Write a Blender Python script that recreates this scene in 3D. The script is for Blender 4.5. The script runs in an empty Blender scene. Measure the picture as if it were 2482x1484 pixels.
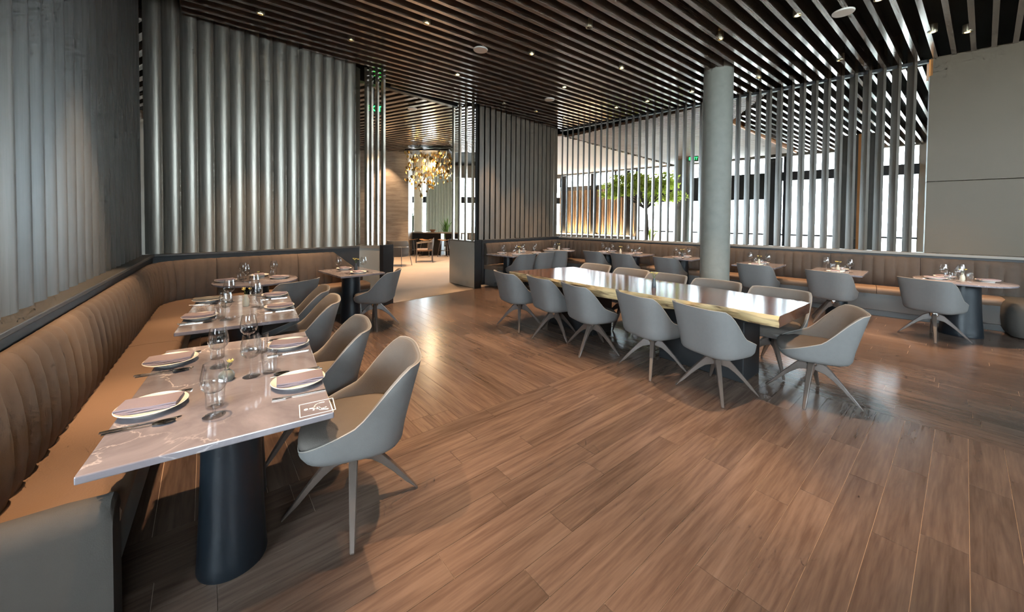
import bpy, bmesh, math, random
from mathutils import Vector, Matrix
random.seed(7)
SC = bpy.context.scene
COL = SC.collection
PI = math.pi
R = math.radians

# The plan below is measured in a frame that faces the camera's heading; the finished
# place is turned by TURN at the end so that its slats, planks and walls run along the axes.
TURN = R(-39.0)

# ------------------------------------------------------------------ camera
cam_d = bpy.data.cameras.new('camera')
cam_d.sensor_fit = 'HORIZONTAL'
cam_d.sensor_width = 36.0
cam_d.lens = 36.0 * 905.0 / 2482.0
cam_d.shift_y = -189.0 / 2482.0
cam_d.clip_start = 0.05
cam_d.clip_end = 300
cam = bpy.data.objects.new('camera', cam_d)
COL.objects.link(cam)
_p, _r = R(1.3), R(0.5)
_f = Vector((0, math.cos(_p), -math.sin(_p)))
_x = Vector((1, 0, 0))
_u = _x.cross(_f)
_x2 = _x * math.cos(_r) + _u * math.sin(_r)
_u2 = -_x * math.sin(_r) + _u * math.cos(_r)
_m = Matrix((_x2, _u2, -_f)).transposed().to_4x4()
_m.translation = Vector((0, 0, 1.5))
cam.matrix_world = _m
SC.camera = cam

# ------------------------------------------------------------------ world, daylight, exposure
SC.view_settings.view_transform = 'Standard'
SC.view_settings.look = 'None'
SC.view_settings.gamma = 1.0
SC.view_settings.use_curve_mapping = False
SC.view_settings.exposure = 2.4
SKY_STRENGTH = 7.0
WARM = (1.0, 0.66, 0.38)
DOWNLIGHT_W = 92.0
w = bpy.data.worlds.new('sky')
SC.world = w
w.use_nodes = True
bg = w.node_tree.nodes['Background']
bg.inputs[0].default_value = (0.78, 0.90, 1.0, 1)
bg.inputs[1].default_value = SKY_STRENGTH
try:
    SC.cycles.use_denoising = True
    SC.cycles.max_bounces = 7
    SC.cycles.use_adaptive_sampling = True
    SC.cycles.adaptive_threshold = 0.05
    SC.cycles.adaptive_min_samples = 12
    SC.cycles.diffuse_bounces = 3
    SC.cycles.glossy_bounces = 3
    SC.cycles.transmission_bounces = 6
    SC.cycles.transparent_max_bounces = 20
    SC.cycles.caustics_reflective = False
    SC.cycles.caustics_refractive = False
    SC.cycles.sample_clamp_indirect = 6.0
except Exception:
    pass


def portal(name, c, d_along, width, z0, z1, normal):
    """A light portal in a window opening (guides the sky light, emits nothing itself)."""
    l = bpy.data.lights.new(name, 'AREA')
    l.shape = 'RECTANGLE'
    l.size = width
    l.size_y = z1 - z0
    l.cycles.is_portal = True
    o = bpy.data.objects.new(name, l)
    COL.objects.link(o)
    zax = -Vector(normal).normalized()
    xax = Vector(d_along).normalized()
    yax = zax.cross(xax)
    m = Matrix((xax, yax, zax)).transposed().to_4x4()
    m.translation = Vector((c[0], c[1], (z0 + z1) / 2))
    o.matrix_world = m
    return o


# ------------------------------------------------------------------ helpers
def lin(c):
    return tuple((v / 255 / 12.92) if v / 255 <= 0.04045 else ((v / 255 + 0.055) / 1.055) ** 2.4 for v in c) + (1.0,)


def D(deg):
    return Vector((math.cos(R(deg)), math.sin(R(deg))))


MATS = {}


def nodes_of(m):
    nt = m.node_tree
    return nt, nt.nodes, nt.links, nt.nodes['Principled BSDF']


def new_mat(name):
    m = bpy.data.materials.new(name)
    m.use_nodes = True
    MATS[name] = m
    return m


def plain(name, rgb, rough=0.5, metal=0.0, var=0.06, scale=6.0, bump=0.0, bscale=40.0, emit=None, estr=0.0, coat=0.0, spec=0.5, objvar=0.0):
    """plain colour with a light procedural mottling and an optional fine relief"""
    m = new_mat(name)
    nt, N, L, b = nodes_of(m)
    b.inputs['Roughness'].default_value = rough
    b.inputs['Metallic'].default_value = metal
    b.inputs['Specular IOR Level'].default_value = spec
    b.inputs['Coat Weight'].default_value = coat
    tc = N.new('ShaderNodeTexCoord')
    nz = N.new('ShaderNodeTexNoise')
    nz.inputs['Scale'].default_value = scale
    nz.inputs['Detail'].default_value = 4
    L.new(tc.outputs['Object'], nz.inputs['Vector'])
    mr = N.new('ShaderNodeMapRange')
    mr.inputs[3].default_value = 1 - var
    mr.inputs[4].default_value = 1 + var
    L.new(nz.outputs['Fac'], mr.inputs[0])
    hsv = N.new('ShaderNodeHueSaturation')
    hsv.inputs['Color'].default_value = lin(rgb)
    if objvar:
        oi = N.new('ShaderNodeObjectInfo')
        m2 = N.new('ShaderNodeMapRange')
        m2.inputs[3].default_value = 1 - objvar
        m2.inputs[4].default_value = 1 + objvar
        L.new(oi.outputs['Random'], m2.inputs[0])
        mu = N.new('ShaderNodeMath')
        mu.operation = 'MULTIPLY'
        L.new(mr.outputs[0], mu.inputs[0])
        L.new(m2.outputs[0], mu.inputs[1])
        L.new(mu.outputs[0], hsv.inputs['Value'])
    else:
        L.new(mr.outputs[0], hsv.inputs['Value'])
    L.new(hsv.outputs[0], b.inputs['Base Color'])
    if bump:
        n2 = N.new('ShaderNodeTexNoise')
        n2.inputs['Scale'].default_value = bscale
        n2.inputs['Detail'].default_value = 6
        L.new(tc.outputs['Object'], n2.inputs['Vector'])
        bp = N.new('ShaderNodeBump')
        bp.inputs['Strength'].default_value = bump
        bp.inputs['Distance'].default_value = 0.01
        L.new(n2.outputs['Fac'], bp.inputs['Height'])
        L.new(bp.outputs[0], b.inputs['Normal'])
    if emit:
        b.inputs['Emission Color'].default_value = lin(emit)
        b.inputs['Emission Strength'].default_value = estr
    return m


def grain(name, dark, light, rough, ang=0.0, scale=(1.2, 14.0, 14.0), space='Position', objvar=0.12, coat=0.0, dist=2.2, spec=0.5, bump=0.05, metal=0.0, coat_ior=1.5):
    """streaky wood: stretched noise along one direction, shifted per piece"""
    m = new_mat(name)
    nt, N, L, b = nodes_of(m)
    b.inputs['Roughness'].default_value = rough
    b.inputs['Coat Weight'].default_value = coat
    b.inputs['Coat IOR'].default_value = coat_ior
    b.inputs['Coat Roughness'].default_value = 0.14
    b.inputs['Metallic'].default_value = metal
    b.inputs['Specular IOR Level'].default_value = spec
    if space == 'Position':
        src = N.new('ShaderNodeNewGeometry').outputs['Position']
    else:
        src = N.new('ShaderNodeTexCoord').outputs['Object']
    oi = N.new('ShaderNodeObjectInfo')
    mp = N.new('ShaderNodeMapping')
    mp.vector_type = 'TEXTURE'
    mp.inputs['Rotation'].default_value = (0, 0, ang + (TURN if space == 'Position' else 0.0))
    L.new(src, mp.inputs['Vector'])
    sc = N.new('ShaderNodeVectorMath')
    sc.operation = 'MULTIPLY'
    sc.inputs[1].default_value = scale
    L.new(mp.outputs[0], sc.inputs[0])
    off = N.new('ShaderNodeVectorMath')
    off.operation = 'ADD'
    mv = N.new('ShaderNodeVectorMath')
    mv.operation = 'SCALE'
    mv.inputs[0].default_value = (37.0, 91.0, 13.0)
    L.new(oi.outputs['Random'], mv.inputs['Scale'])
    L.new(sc.outputs[0], off.inputs[0])
    L.new(mv.outputs[0], off.inputs[1])
    nz = N.new('ShaderNodeTexNoise')
    nz.inputs['Scale'].default_value = 1.0
    nz.inputs['Detail'].default_value = 5
    nz.inputs['Distortion'].default_value = dist
    L.new(off.outputs[0], nz.inputs['Vector'])
    n3 = N.new('ShaderNodeTexNoise')
    n3.inputs['Scale'].default_value = 6.0
    n3.inputs['Detail'].default_value = 3
    L.new(off.outputs[0], n3.inputs['Vector'])
    mx = N.new('ShaderNodeMix')
    mx.data_type = 'FLOAT'
    mx.inputs[0].default_value = 0.35
    L.new(nz.outputs['Fac'], mx.inputs[2])
    L.new(n3.outputs['Fac'], mx.inputs[3])
    cr = N.new('ShaderNodeValToRGB')
    cr.color_ramp.elements[0].position = 0.36
    cr.color_ramp.elements[0].color = lin(dark)
    cr.color_ramp.elements[1].position = 0.66
    cr.color_ramp.elements[1].color = lin(light)
    L.new(mx.outputs[0], cr.inputs[0])
    hsv = N.new('ShaderNodeHueSaturation')
    mr = N.new('ShaderNodeMapRange')
    mr.inputs[3].default_value = 1 - objvar
    mr.inputs[4].default_value = 1 + objvar
    L.new(oi.outputs['Random'], mr.inputs[0])
    L.new(mr.outputs[0], hsv.inputs['Value'])
    L.new(cr.outputs[0], hsv.inputs['Color'])
    L.new(hsv.outputs[0], b.inputs['Base Color'])
    bp = N.new('ShaderNodeBump')
    bp.inputs['Strength'].default_value = bump
    bp.inputs['Distance'].default_value = 0.005
    L.new(nz.outputs['Fac'], bp.inputs['Height'])
    L.new(bp.outputs[0], b.inputs['Normal'])
    return m


def marble(name):
    m = new_mat(name)
    nt, N, L, b = nodes_of(m)
    b.inputs['Roughness'].default_value = 0.07
    b.inputs['Specular IOR Level'].default_value = 0.6
    tc = N.new('ShaderNodeTexCoord')
    oi = N.new('ShaderNodeObjectInfo')
    mv = N.new('ShaderNodeVectorMath')
    mv.operation = 'SCALE'
    mv.inputs[0].default_value = (17.0, 31.0, 5.0)
    L.new(oi.outputs['Random'], mv.inputs['Scale'])
    ad = N.new('ShaderNodeVectorMath')
    ad.operation = 'ADD'
    L.new(tc.outputs['Object'], ad.inputs[0])
    L.new(mv.outputs[0], ad.inputs[1])
    n1 = N.new('ShaderNodeTexNoise')
    n1.inputs['Scale'].default_value = 3.2
    n1.inputs['Detail'].default_value = 8
    n1.inputs['Roughness'].default_value = 0.6
    n1.inputs['Distortion'].default_value = 0.8
    L.new(ad.outputs[0], n1.inputs['Vector'])
    cr = N.new('ShaderNodeValToRGB')
    cr.color_ramp.elements[0].position = 0.3
    cr.color_ramp.elements[0].color = lin((106, 99, 103))
    cr.color_ramp.elements[1].position = 0.72
    cr.color_ramp.elements[1].color = lin((150, 142, 146))
    L.new(n1.outputs['Fac'], cr.inputs[0])
    mixv = N.new('ShaderNodeMix')
    mixv.data_type = 'VECTOR'
    mixv.inputs[0].default_value = 0.30
    L.new(ad.outputs[0], mixv.inputs[4])
    L.new(n1.outputs['Color'], mixv.inputs[5])
    vo = N.new('ShaderNodeTexVoronoi')
    vo.feature = 'DISTANCE_TO_EDGE'
    vo.inputs['Scale'].default_value = 3.0
    L.new(mixv.outputs[1], vo.inputs['Vector'])
    vr = N.new('ShaderNodeValToRGB')
    vr.color_ramp.elements[0].position = 0.0
    vr.color_ramp.elements[0].color = (1, 1, 1, 1)
    vr.color_ramp.elements[1].position = 0.013
    vr.color_ramp.elements[1].color = (0, 0, 0, 1)
    L.new(vo.outputs['Distance'], vr.inputs[0])
    n2 = N.new('ShaderNodeTexNoise')
    n2.inputs['Scale'].default_value = 2.0
    L.new(ad.outputs[0], n2.inputs['Vector'])
    mr = N.new('ShaderNodeMapRange')
    mr.inputs[1].default_value = 0.38
    mr.inputs[2].default_value = 0.66
    L.new(n2.outputs['Fac'], mr.inputs[0])
    mu = N.new('ShaderNodeMath')
    mu.operation = 'MULTIPLY'
    L.new(vr.outputs[0], mu.inputs[0])
    L.new(mr.outputs[0], mu.inputs[1])
    mx = N.new('ShaderNodeMix')
    mx.data_type = 'RGBA'
    L.new(mu.outputs[0], mx.inputs[0])
    L.new(cr.outputs[0], mx.inputs[6])
    mx.inputs[7].default_value = lin((210, 200, 196))
    L.new(mx.outputs[2], b.inputs['Base Color'])
    return m


def glass(name, rgb=(245, 250, 250), rough=0.0, ior=1.45):
    m = new_mat(name)
    nt, N, L, b = nodes_of(m)
    N.remove(b)
    out = [n for n in N if n.type == 'OUTPUT_MATERIAL'][0]
    tr = N.new('ShaderNodeBsdfTransparent')
    tr.inputs[0].default_value = (0.985, 0.99, 0.99, 1)
    gl = N.new('ShaderNodeBsdfGlossy')
    gl.inputs['Roughness'].default_value = 0.03
    lw = N.new('ShaderNodeLayerWeight')
    lw.inputs[0].default_value = 0.34
    mr = N.new('ShaderNodeMapRange')
    mr.inputs[3].default_value = 0.05
    mr.inputs[4].default_value = 0.75
    pw = N.new('ShaderNodeMath')
    pw.operation = 'POWER'
    pw.inputs[1].default_value = 1.6
    L.new(lw.outputs['Facing'], pw.inputs[0])
    L.new(pw.outputs[0], mr.inputs[0])
    mx = N.new('ShaderNodeMixShader')
    L.new(mr.outputs[0], mx.inputs[0])
    L.new(tr.outputs[0], mx.inputs[1])
    L.new(gl.outputs[0], mx.inputs[2])
    L.new(mx.outputs[0], out.inputs[0])
    return m


def pane_mat(name):
    m = new_mat(name)
    nt, N, L, b = nodes_of(m)
    N.remove(b)
    out = [n for n in N if n.type == 'OUTPUT_MATERIAL'][0]
    tr = N.new('ShaderNodeBsdfTransparent')
    tr.inputs[0].default_value = (0.93, 0.96, 0.96, 1)
    gl = N.new('ShaderNodeBsdfGlossy')
    gl.inputs['Roughness'].default_value = 0.02
    fr = N.new('ShaderNodeFresnel')
    fr.inputs[0].default_value = 1.3
    mx = N.new('ShaderNodeMixShader')
    L.new(fr.outputs[0], mx.inputs[0])
    L.new(tr.outputs[0], mx.inputs[1])
    L.new(gl.outputs[0], mx.inputs[2])
    L.new(mx.outputs[0], out.inputs[0])
    return m


# materials -------------------------------------------------------------
D1 = 39.5           # plank direction near the camera
grain('plank_a', (80, 63, 54), (106, 88, 77), 0.24, R(D1), scale=(0.9, 13.0, 13.0), objvar=0.15, dist=1.5, spec=0.5)
grain('plank_b', (80, 63, 54), (106, 88, 77), 0.24, R(D1 - 90), scale=(0.9, 13.0, 13.0), objvar=0.15, dist=1.5, spec=0.5)
plain('joint', (178, 156, 136), 0.6)
plain('carpet', (158, 142, 128), 0.95, var=0.16, scale=1.3, bump=0.3, bscale=120)
plain('plenum', (16, 14, 13), 0.9)
grain('ceiling_slat', (114, 100, 90), (134, 119, 108), 0.26, R(38.5), scale=(0.6, 16, 16), objvar=0.06, spec=1.0, coat=1.0, bump=0.0, coat_ior=2.0)
grain('hall_slat', (138, 108, 90), (160, 130, 110), 0.5, R(-27), scale=(0.6, 16, 16), objvar=0.0, bump=0.0)
plain('soffit', (206, 186, 172), 0.7, var=0.03)
grain('screen_slat', (140, 134, 124), (170, 162, 150), 0.34, 0.0, scale=(40, 40, 1.0), objvar=0.05, metal=0.55, spec=0.6, dist=0.4, bump=0.02)
grain('screen_fin', (92, 82, 70), (122, 108, 92), 0.35, 0.0, scale=(40, 40, 1.0), objvar=0.05, spec=0.5, dist=0.4, bump=0.02)
grain('left_slat', (92, 93, 93), (112, 113, 112), 0.45, 0.0, scale=(30, 30, 1.0), objvar=0.04, metal=0.2, dist=0.4, bump=0.0)
grain('open_fin', (72, 64, 55), (94, 84, 72), 0.40, 0.0, scale=(40, 40, 1.0), objvar=0.05, spec=0.4, dist=0.4, bump=0.02)
plain('post_metal', (138, 126, 108), 0.24, metal=0.75, var=0.05)
plain('pier_panel', (176, 172, 162), 0.34, metal=0.25, var=0.05, scale=3)
plain('ledge', (70, 68, 66), 0.45)
plain('ledge_pale', (128, 120, 110), 0.45)
plain('dado', (52, 50, 50), 0.6)
plain('black_panel', (30, 30, 32), 0.5)
plain('wall_panel', (86, 72, 54), 0.55, var=0.07, scale=2.0, bump=0.12, bscale=8)
plain('backing', (60, 58, 56), 0.8)
plain('plaster', (150, 142, 132), 0.8)
plain('concrete', (128, 127, 119), 0.7, var=0.16, scale=9, bump=0.25, bscale=25)
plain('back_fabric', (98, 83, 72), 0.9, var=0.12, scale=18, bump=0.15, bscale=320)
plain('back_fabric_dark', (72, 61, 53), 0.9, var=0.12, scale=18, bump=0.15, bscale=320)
plain('seat_leather', (116, 92, 74), 0.62, var=0.05, bump=0.12, bscale=140)
plain('bench_front', (108, 106, 104), 0.75, var=0.06)
plain('arm_fabric', (68, 63, 58), 0.9, var=0.08, bump=0.12, bscale=300)
plain('chair_fabric', (110, 108, 106), 0.85, var=0.06, scale=30, bump=0.25, bscale=260, objvar=0.05)
plain('chair_inner', (96, 88, 82), 0.85, var=0.08, scale=20, bump=0.25, bscale=240)
plain('piping', (150, 142, 134), 0.7)
plain('chair_wood', (86, 74, 67), 0.32, var=0.14, scale=12, spec=0.6)
plain('chrome', (190, 190, 190), 0.12, metal=1.0, var=0.0)
plain('pedestal', (18, 24, 30), 0.38, spec=0.5)
marble('marble')
plain('sign_white', (235, 235, 238), 0.5, var=0.0)
plain('porcelain', (226, 220, 212), 0.18, var=0.02)
plain('napkin', (136, 124, 132), 0.92, var=0.06, bump=0.3, bscale=300)
plain('napkin_grey', (104, 102, 98), 0.92, var=0.06, bump=0.3, bscale=300)
plain('cutlery', (205, 200, 195), 0.16, metal=1.0, var=0.0)
glass('drinking_glass')
plain('vase_grey', (116, 118, 112), 0.45, var=0.1)
plain('vase_cream', (206, 198, 176), 0.45, var=0.06)
plain('vase_dark', (66, 70, 72), 0.45)
plain('petal', (232, 220, 150), 0.6, var=0.1)
plain('leaf', (96, 120, 52), 0.6, var=0.3)
plain('leaf_bright', (196, 208, 96), 0.55, var=0.3)
plain('leaf_dark', (52, 84, 42), 0.6, var=0.3)
def translucent(name):
    m_ = MATS[name]
    N_, L_ = m_.node_tree.nodes, m_.node_tree.links
    b_ = N_['Principled BSDF']
    out_ = [n_ for n_ in N_ if n_.type == 'OUTPUT_MATERIAL'][0]
    t_ = N_.new('ShaderNodeBsdfTranslucent')
    L_.new(b_.inputs['Base Color'].links[0].from_socket, t_.inputs[0])
    x_ = N_.new('ShaderNodeMixShader')
    x_.inputs[0].default_value = 0.5
    L_.new(b_.outputs[0], x_.inputs[1])
    L_.new(t_.outputs[0], x_.inputs[2])
    L_.new(x_.outputs[0], out_.inputs[0])


for nm_ in ('leaf', 'leaf_bright', 'leaf_dark', 'petal'):
    translucent(nm_)
plain('bark', (92, 80, 66), 0.85, var=0.2)
grain('slab_top', (86, 46, 28), (126, 78, 50), 0.16, 0, scale=(9.0, 0.9, 9.0), space='Object', objvar=0.0, coat=1.0, coat_ior=1.7, dist=1.6, bump=0.02)
m = new_mat('live_edge')
nt, N, L, b = nodes_of(m)
b.inputs['Roughness'].default_value = 0.6
tc = N.new('ShaderNodeTexCoord')
nz = N.new('ShaderNodeTexNoise')
nz.inputs['Scale'].default_value = 7
nz.inputs['Detail'].default_value = 6
nz.inputs['Distortion'].default_value = 1.2
vs = N.new('ShaderNodeVectorMath')
vs.operation = 'MULTIPLY'
vs.inputs[1].default_value = (0.35, 1.0, 2.4)
L.new(tc.outputs['Object'], vs.inputs[0])
L.new(vs.outputs[0], nz.inputs['Vector'])
cr = N.new('ShaderNodeValToRGB')
cr.color_ramp.elements[0].position = 0.34
cr.color_ramp.elements[0].color = lin((104, 80, 56))
cr.color_ramp.elements[1].position = 0.55
cr.color_ramp.elements[1].color = lin((198, 170, 124))
L.new(nz.outputs['Fac'], cr.inputs[0])
L.new(cr.outputs[0], b.inputs['Base Color'])
pane_mat('pane')
plain('frame_dark', (46, 46, 48), 0.5)
plain('lamp_trim', (150, 140, 120), 0.3, metal=0.6)
plain('lamp_glow', (255, 230, 160), 0.5, emit=(255, 226, 150), estr=14.0)
plain('led_glow', (255, 200, 110), 0.5, emit=(255, 222, 170), estr=16.0)
plain('white_plastic', (222, 216, 208), 0.5)
plain('exit_green', (40, 240, 90), 0.5, emit=(30, 235, 80), estr=2.2)
plain('sign_face', (60, 70, 62), 0.3)
grain('hall_wood', (196, 160, 126), (230, 198, 166), 0.5, 0, scale=(30, 30, 1), objvar=0.0)
plain('orange_wood_lit_tint', (206, 134, 62), 0.5, var=0.1)  # wood colour; on reveal, cove and post it stands in for warm light
grain('travertine', (140, 128, 116), (178, 166, 152), 0.6, 0, scale=(1.2, 1.2, 14), objvar=0.05, dist=0.8)
plain('curtain', (214, 218, 206), 0.9)
plain('lounge_pillar', (206, 196, 178), 0.6)
plain('bar_dark', (26, 25, 26), 0.4)
plain('bar_top', (128, 118, 106), 0.2)
plain('stool_wood', (190, 142, 96), 0.5)
plain('rattan', (92, 78, 66), 0.7, bump=0.4, bscale=60)
plain('lounge_grey', (76, 74, 72), 0.85)
plain('gold', (236, 196, 120), 0.22, metal=1.0, var=0.1, objvar=0.25)
plain('outdoor_paving', (196, 190, 180), 0.9, var=0.1, scale=0.5)
plain('stone_low', (138, 128, 122), 0.8, var=0.15)
plain('terracotta', (176, 120, 84), 0.7)


class MB:
    def __init__(s):
        s.v, s.f, s.mi = [], [], []

    def add(s, vs, fs, mi=0, M=None):
        o = len(s.v)
        s.v += [tuple(M @ Vector(p)) if M else tuple(p) for p in vs]
        s.f += [tuple(i + o for i in f) for f in fs]
        s.mi += [mi] * len(fs)
        return s

    def box(s, c, d, rz=0.0, mi=0, M=None):
        x, y, z = d[0] / 2, d[1] / 2, d[2] / 2
        vs = [Vector((a * x, b_ * y, e * z)) for e in (-1, 1) for b_ in (-1, 1) for a in (-1, 1)]
        ca, sa = math.cos(rz), math.sin(rz)
        vs = [(c[0] + p.x * ca - p.y * sa, c[1] + p.x * sa + p.y * ca, c[2] + p.z) for p in vs]
        fs = [(0, 2, 3, 1), (4, 5, 7, 6), (0, 1, 5, 4), (2, 6, 7, 3), (0, 4, 6, 2), (1, 3, 7, 5)]
        return s.add(vs, fs, mi, M)

    def prism(s, poly, z0, z1, mi=0, M=None):
        n = len(poly)
        a = sum(poly[i][0] * poly[(i + 1) % n][1] - poly[(i + 1) % n][0] * poly[i][1] for i in range(n))
        if a < 0:
            poly = poly[::-1]
        vs = [(p[0], p[1], z0) for p in poly] + [(p[0], p[1], z1) for p in poly]
        fs = [tuple(range(n))[::-1], tuple(range(n, 2 * n))] + [(i, (i + 1) % n, n + (i + 1) % n, n + i) for i in range(n)]
        return s.add(vs, fs, mi, M)

    def grid(s, rows, close_u=False, close_v=False, mi=0, M=None, flip=False):
        nr, nc = len(rows), len(rows[0])
        vs = [p for r_ in rows for p in r_]
        fs = []
        for i in range(nr if close_u else nr - 1):
            for j in range(nc if close_v else nc - 1):
                q = (i * nc + j, i * nc + (j + 1) % nc, ((i + 1) % nr) * nc + (j + 1) % nc, ((i + 1) % nr) * nc + j)
                fs.append(q[::-1] if flip else q)
        return s.add(vs, fs, mi, M)

    def lathe(s, prof, n=24, mi=0, M=None, cap=True):
        """profile [(r,z)] from bottom to top"""
        rows = []
        for r_, z in prof:
            rows.append([(r_ * math.cos(2 * PI * k / n), r_ * math.sin(2 * PI * k / n), z) for k in range(n)])
        o = len(s.v)
        s.grid(rows, close_v=True, mi=mi, M=M)
        if cap:
            if prof[0][0] > 1e-5:
                s.f.append(tuple(range(o, o + n))[::-1])
                s.mi.append(mi)
            if prof[-1][0] > 1e-5:
                k = o + n * (len(prof) - 1)
                s.f.append(tuple(range(k, k + n)))
                s.mi.append(mi)
        return s

    def tube(s, pts, rad, n=8, mi=0, M=None):
        pts = [Vector(p) for p in pts]
        rad = rad if isinstance(rad, (list, tuple)) else [rad] * len(pts)
        rows = []
        for i, p in enumerate(pts):
            t = (pts[min(i + 1, len(pts) - 1)] - pts[max(i - 1, 0)]).normalized()
            a = t.cross(Vector((0, 0, 1)))
            if a.length < 1e-3:
                a = t.cross(Vector((1, 0, 0)))
            a.normalize()
            b_ = t.cross(a)
            rows.append([tuple(p + (a * math.cos(2 * PI * k / n) - b_ * math.sin(2 * PI * k / n)) * rad[i]) for k in range(n)])
        o = len(s.v)
        s.grid(rows, close_v=True, mi=mi, M=M, flip=True)
        s.f.append(tuple(range(o, o + n)))
        k = o + n * (len(pts) - 1)
        s.f.append(tuple(range(k, k + n))[::-1])
        s.mi += [mi, mi]
        return s

    def mesh(s, name, mats, smooth=None):
        me = bpy.data.meshes.new(name)
        me.from_pydata(s.v, [], s.f)
        for mt in (mats if isinstance(mats, (list, tuple)) else [mats]):
            me.materials.append(MATS[mt])
        if any(s.mi):
            me.polygons.foreach_set('material_index', s.mi)
        bm = bmesh.new()
        bm.from_mesh(me)
        bmesh.ops.recalc_face_normals(bm, faces=bm.faces)
        bm.to_mesh(me)
        bm.free()
        if smooth is not None:
            me.polygons.foreach_set('use_smooth', [True] * len(me.polygons))
            me.set_sharp_from_angle(angle=R(smooth))
        me.update()
        return me

    def obj(s, name, mats, parent=None, loc=(0, 0, 0), rz=0.0, smooth=None, bevel=0.0, seg=2):
        o = bpy.data.objects.new(name, s.mesh(name, mats, smooth))
        COL.objects.link(o)
        o.location = loc
        o.rotation_euler = (0, 0, rz)
        if parent:
            o.parent = parent
        if bevel:
            bv = o.modifiers.new('bevel', 'BEVEL')
            bv.width = bevel
            bv.segments = seg
            bv.limit_method = 'ANGLE'
            bv.angle_limit = R(40)
        return o


def tag(o, label, cat, group=None):
    o['label'] = label
    o['category'] = cat
    if group:
        o['group'] = group
    return o


def thing(name, label, cat, loc=(0, 0, 0), rz=0.0, group=None):
    o = bpy.data.objects.new(name, None)
    COL.objects.link(o)
    o.location = loc
    o.rotation_euler = (0, 0, rz)
    o.empty_display_size = 0.1
    return tag(o, label, cat, group)


def struct(o, label=None):
    o['kind'] = 'structure'
    if label:
        o['label'] = label
    return o


def dup(root, loc, rz, label, group=None, parent=None):
    r_ = root.copy()
    COL.objects.link(r_)
    r_.location = loc
    r_.rotation_euler = (root.rotation_euler[0], root.rotation_euler[1], rz)
    if parent:
        r_.parent = parent
    if label:
        r_['label'] = label
    if group:
        r_['group'] = group
    for ch in root.children:
        c = ch.copy()
        COL.objects.link(c)
        c.parent = r_
        for g in ch.children:
            d = g.copy()
            COL.objects.link(d)
            d.parent = c
    return r_


class Kind:
    """first use moves the prototype itself, later uses copy it"""

    def __init__(s, proto):
        s.p, s.used = proto, False

    def put(s, loc, rz, label, group=None):
        if not s.used:
            s.used = True
            s.p.location = loc
            s.p.rotation_euler = (s.p.rotation_euler[0], s.p.rotation_euler[1], rz)
            s.p['label'] = label
            if group:
                s.p['group'] = group
            return s.p
        return dup(s.p, loc, rz, label, group)


def seg_clip(p, d, poly):
    """intervals of the line p+t*d inside a polygon"""
    ts = []
    n = len(poly)
    for i in range(n):
        a, b_ = Vector(poly[i]), Vector(poly[(i + 1) % n])
        e = b_ - a
        den = d.x * e.y - d.y * e.x
        if abs(den) < 1e-9:
            continue
        q = a - p
        t = (q.x * e.y - q.y * e.x) / den
        u = (q.x * d.y - q.y * d.x) / den
        if 0 <= u < 1:
            ts.append(t)
    ts.sort()
    return [(ts[i], ts[i + 1]) for i in range(0, len(ts) - 1, 2)]


def xsect(n1, c1, n2, c2):
    """intersection of n1.p=c1 and n2.p=c2"""
    det = n1.x * n2.y - n1.y * n2.x
    return Vector(((c1 * n2.y - n1.y * c2) / det, (n1.x * c2 - c1 * n2.x) / det))


# ------------------------------------------------------------------ plan of the place
ZC = 4.08          # underside of the ceiling slats
ZR = 4.62          # roof / plenum plane
ZL = 1.03          # ledge height
ZT = 0.73          # table height
# wall frames: normal (into the dining room) and offset of the dado face
nL, cL = D(37.3), -0.74            # foreground left wall
n1, c1 = D(-46.5), -6.38           # back-left screen wall
n2, c2 = D(-43.0), -6.30           # back-right slatted wall
n4, c4 = D(227.6), -8.79           # right screen wall
dL, d1, d2, d4 = D(127.3), D(43.5), D(47.0), D(-42.4)
K01 = xsect(nL, cL, n1, c1)
K24 = xsect(n2, c2, n4, c4)


def on(n, c, d, s):
    return n * c + d * s


# ------------------------------------------------------------------ floor
room = [(-1.4, -5.3), (-7.5, 1.0), tuple(on(nL, cL, dL, 1.85)), tuple(K01), (-2.55, 6.55), (-2.11, 6.60), (-0.80, 7.99), (-0.60, 8.30), tuple(K24), (12.0, 1.12), (12.0, -5.3)]
fl = MB().prism([(-11, -5.6), (12.5, -5.6), (14.4, 11.6), (3, 23), (-11, 23)], -0.12, -0.003).obj('floor', 'joint')
struct(fl, 'brown oak plank floor of the dining room')
ex, ey = D(D1), D(D1 + 90)
NB, SB = 2.384, 4.10               # border between the two laying directions
unit = MB().box((0, 0, -0.5), (1, 1, 1))
ua, ub = unit.mesh('plank', 'plank_a'), unit.mesh('plank', 'plank_b')
planks = []
PW = 0.152


def lay(a, b_, n0, n1_, regpoly, mesh, ang):
    k = math.floor(n0 / PW)
    n = n0
    while n < n1_ - 0.01:
        wdt = min(PW, n1_ - n)
        for t0, t1 in seg_clip(b_ * (n + wdt / 2), a, regpoly):
            t = t0 + random.uniform(-1.2, -0.2)
            while t < t1:
                ln = random.uniform(0.7, 2.0)
                s0, s1 = max(t, t0), min(t + ln, t1)
                if t1 - s1 < 0.25:
                    s1 = t1
                if s1 - s0 > 0.02:
                    c = a * ((s0 + s1) / 2) + b_ * (n + wdt / 2)
                    planks.append((c, s1 - s0 - 0.0022, wdt - 0.0022, mesh, ang))
                t = s1 if s1 == t1 else t + ln
        n += wdt


def clip_half(poly, n, c):
    """keep the side n.p <= c"""
    out = []
    for i in range(len(poly)):
        a, b_ = Vector(poly[i]), Vector(poly[(i + 1) % len(poly)])
        da, db = n.dot(a) - c, n.dot(b_) - c
        if da <= 0:
            out.append(tuple(a))
        if da * db < 0:
            out.append(tuple(a + (b_ - a) * (da / (da - db))))
    return out


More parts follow.
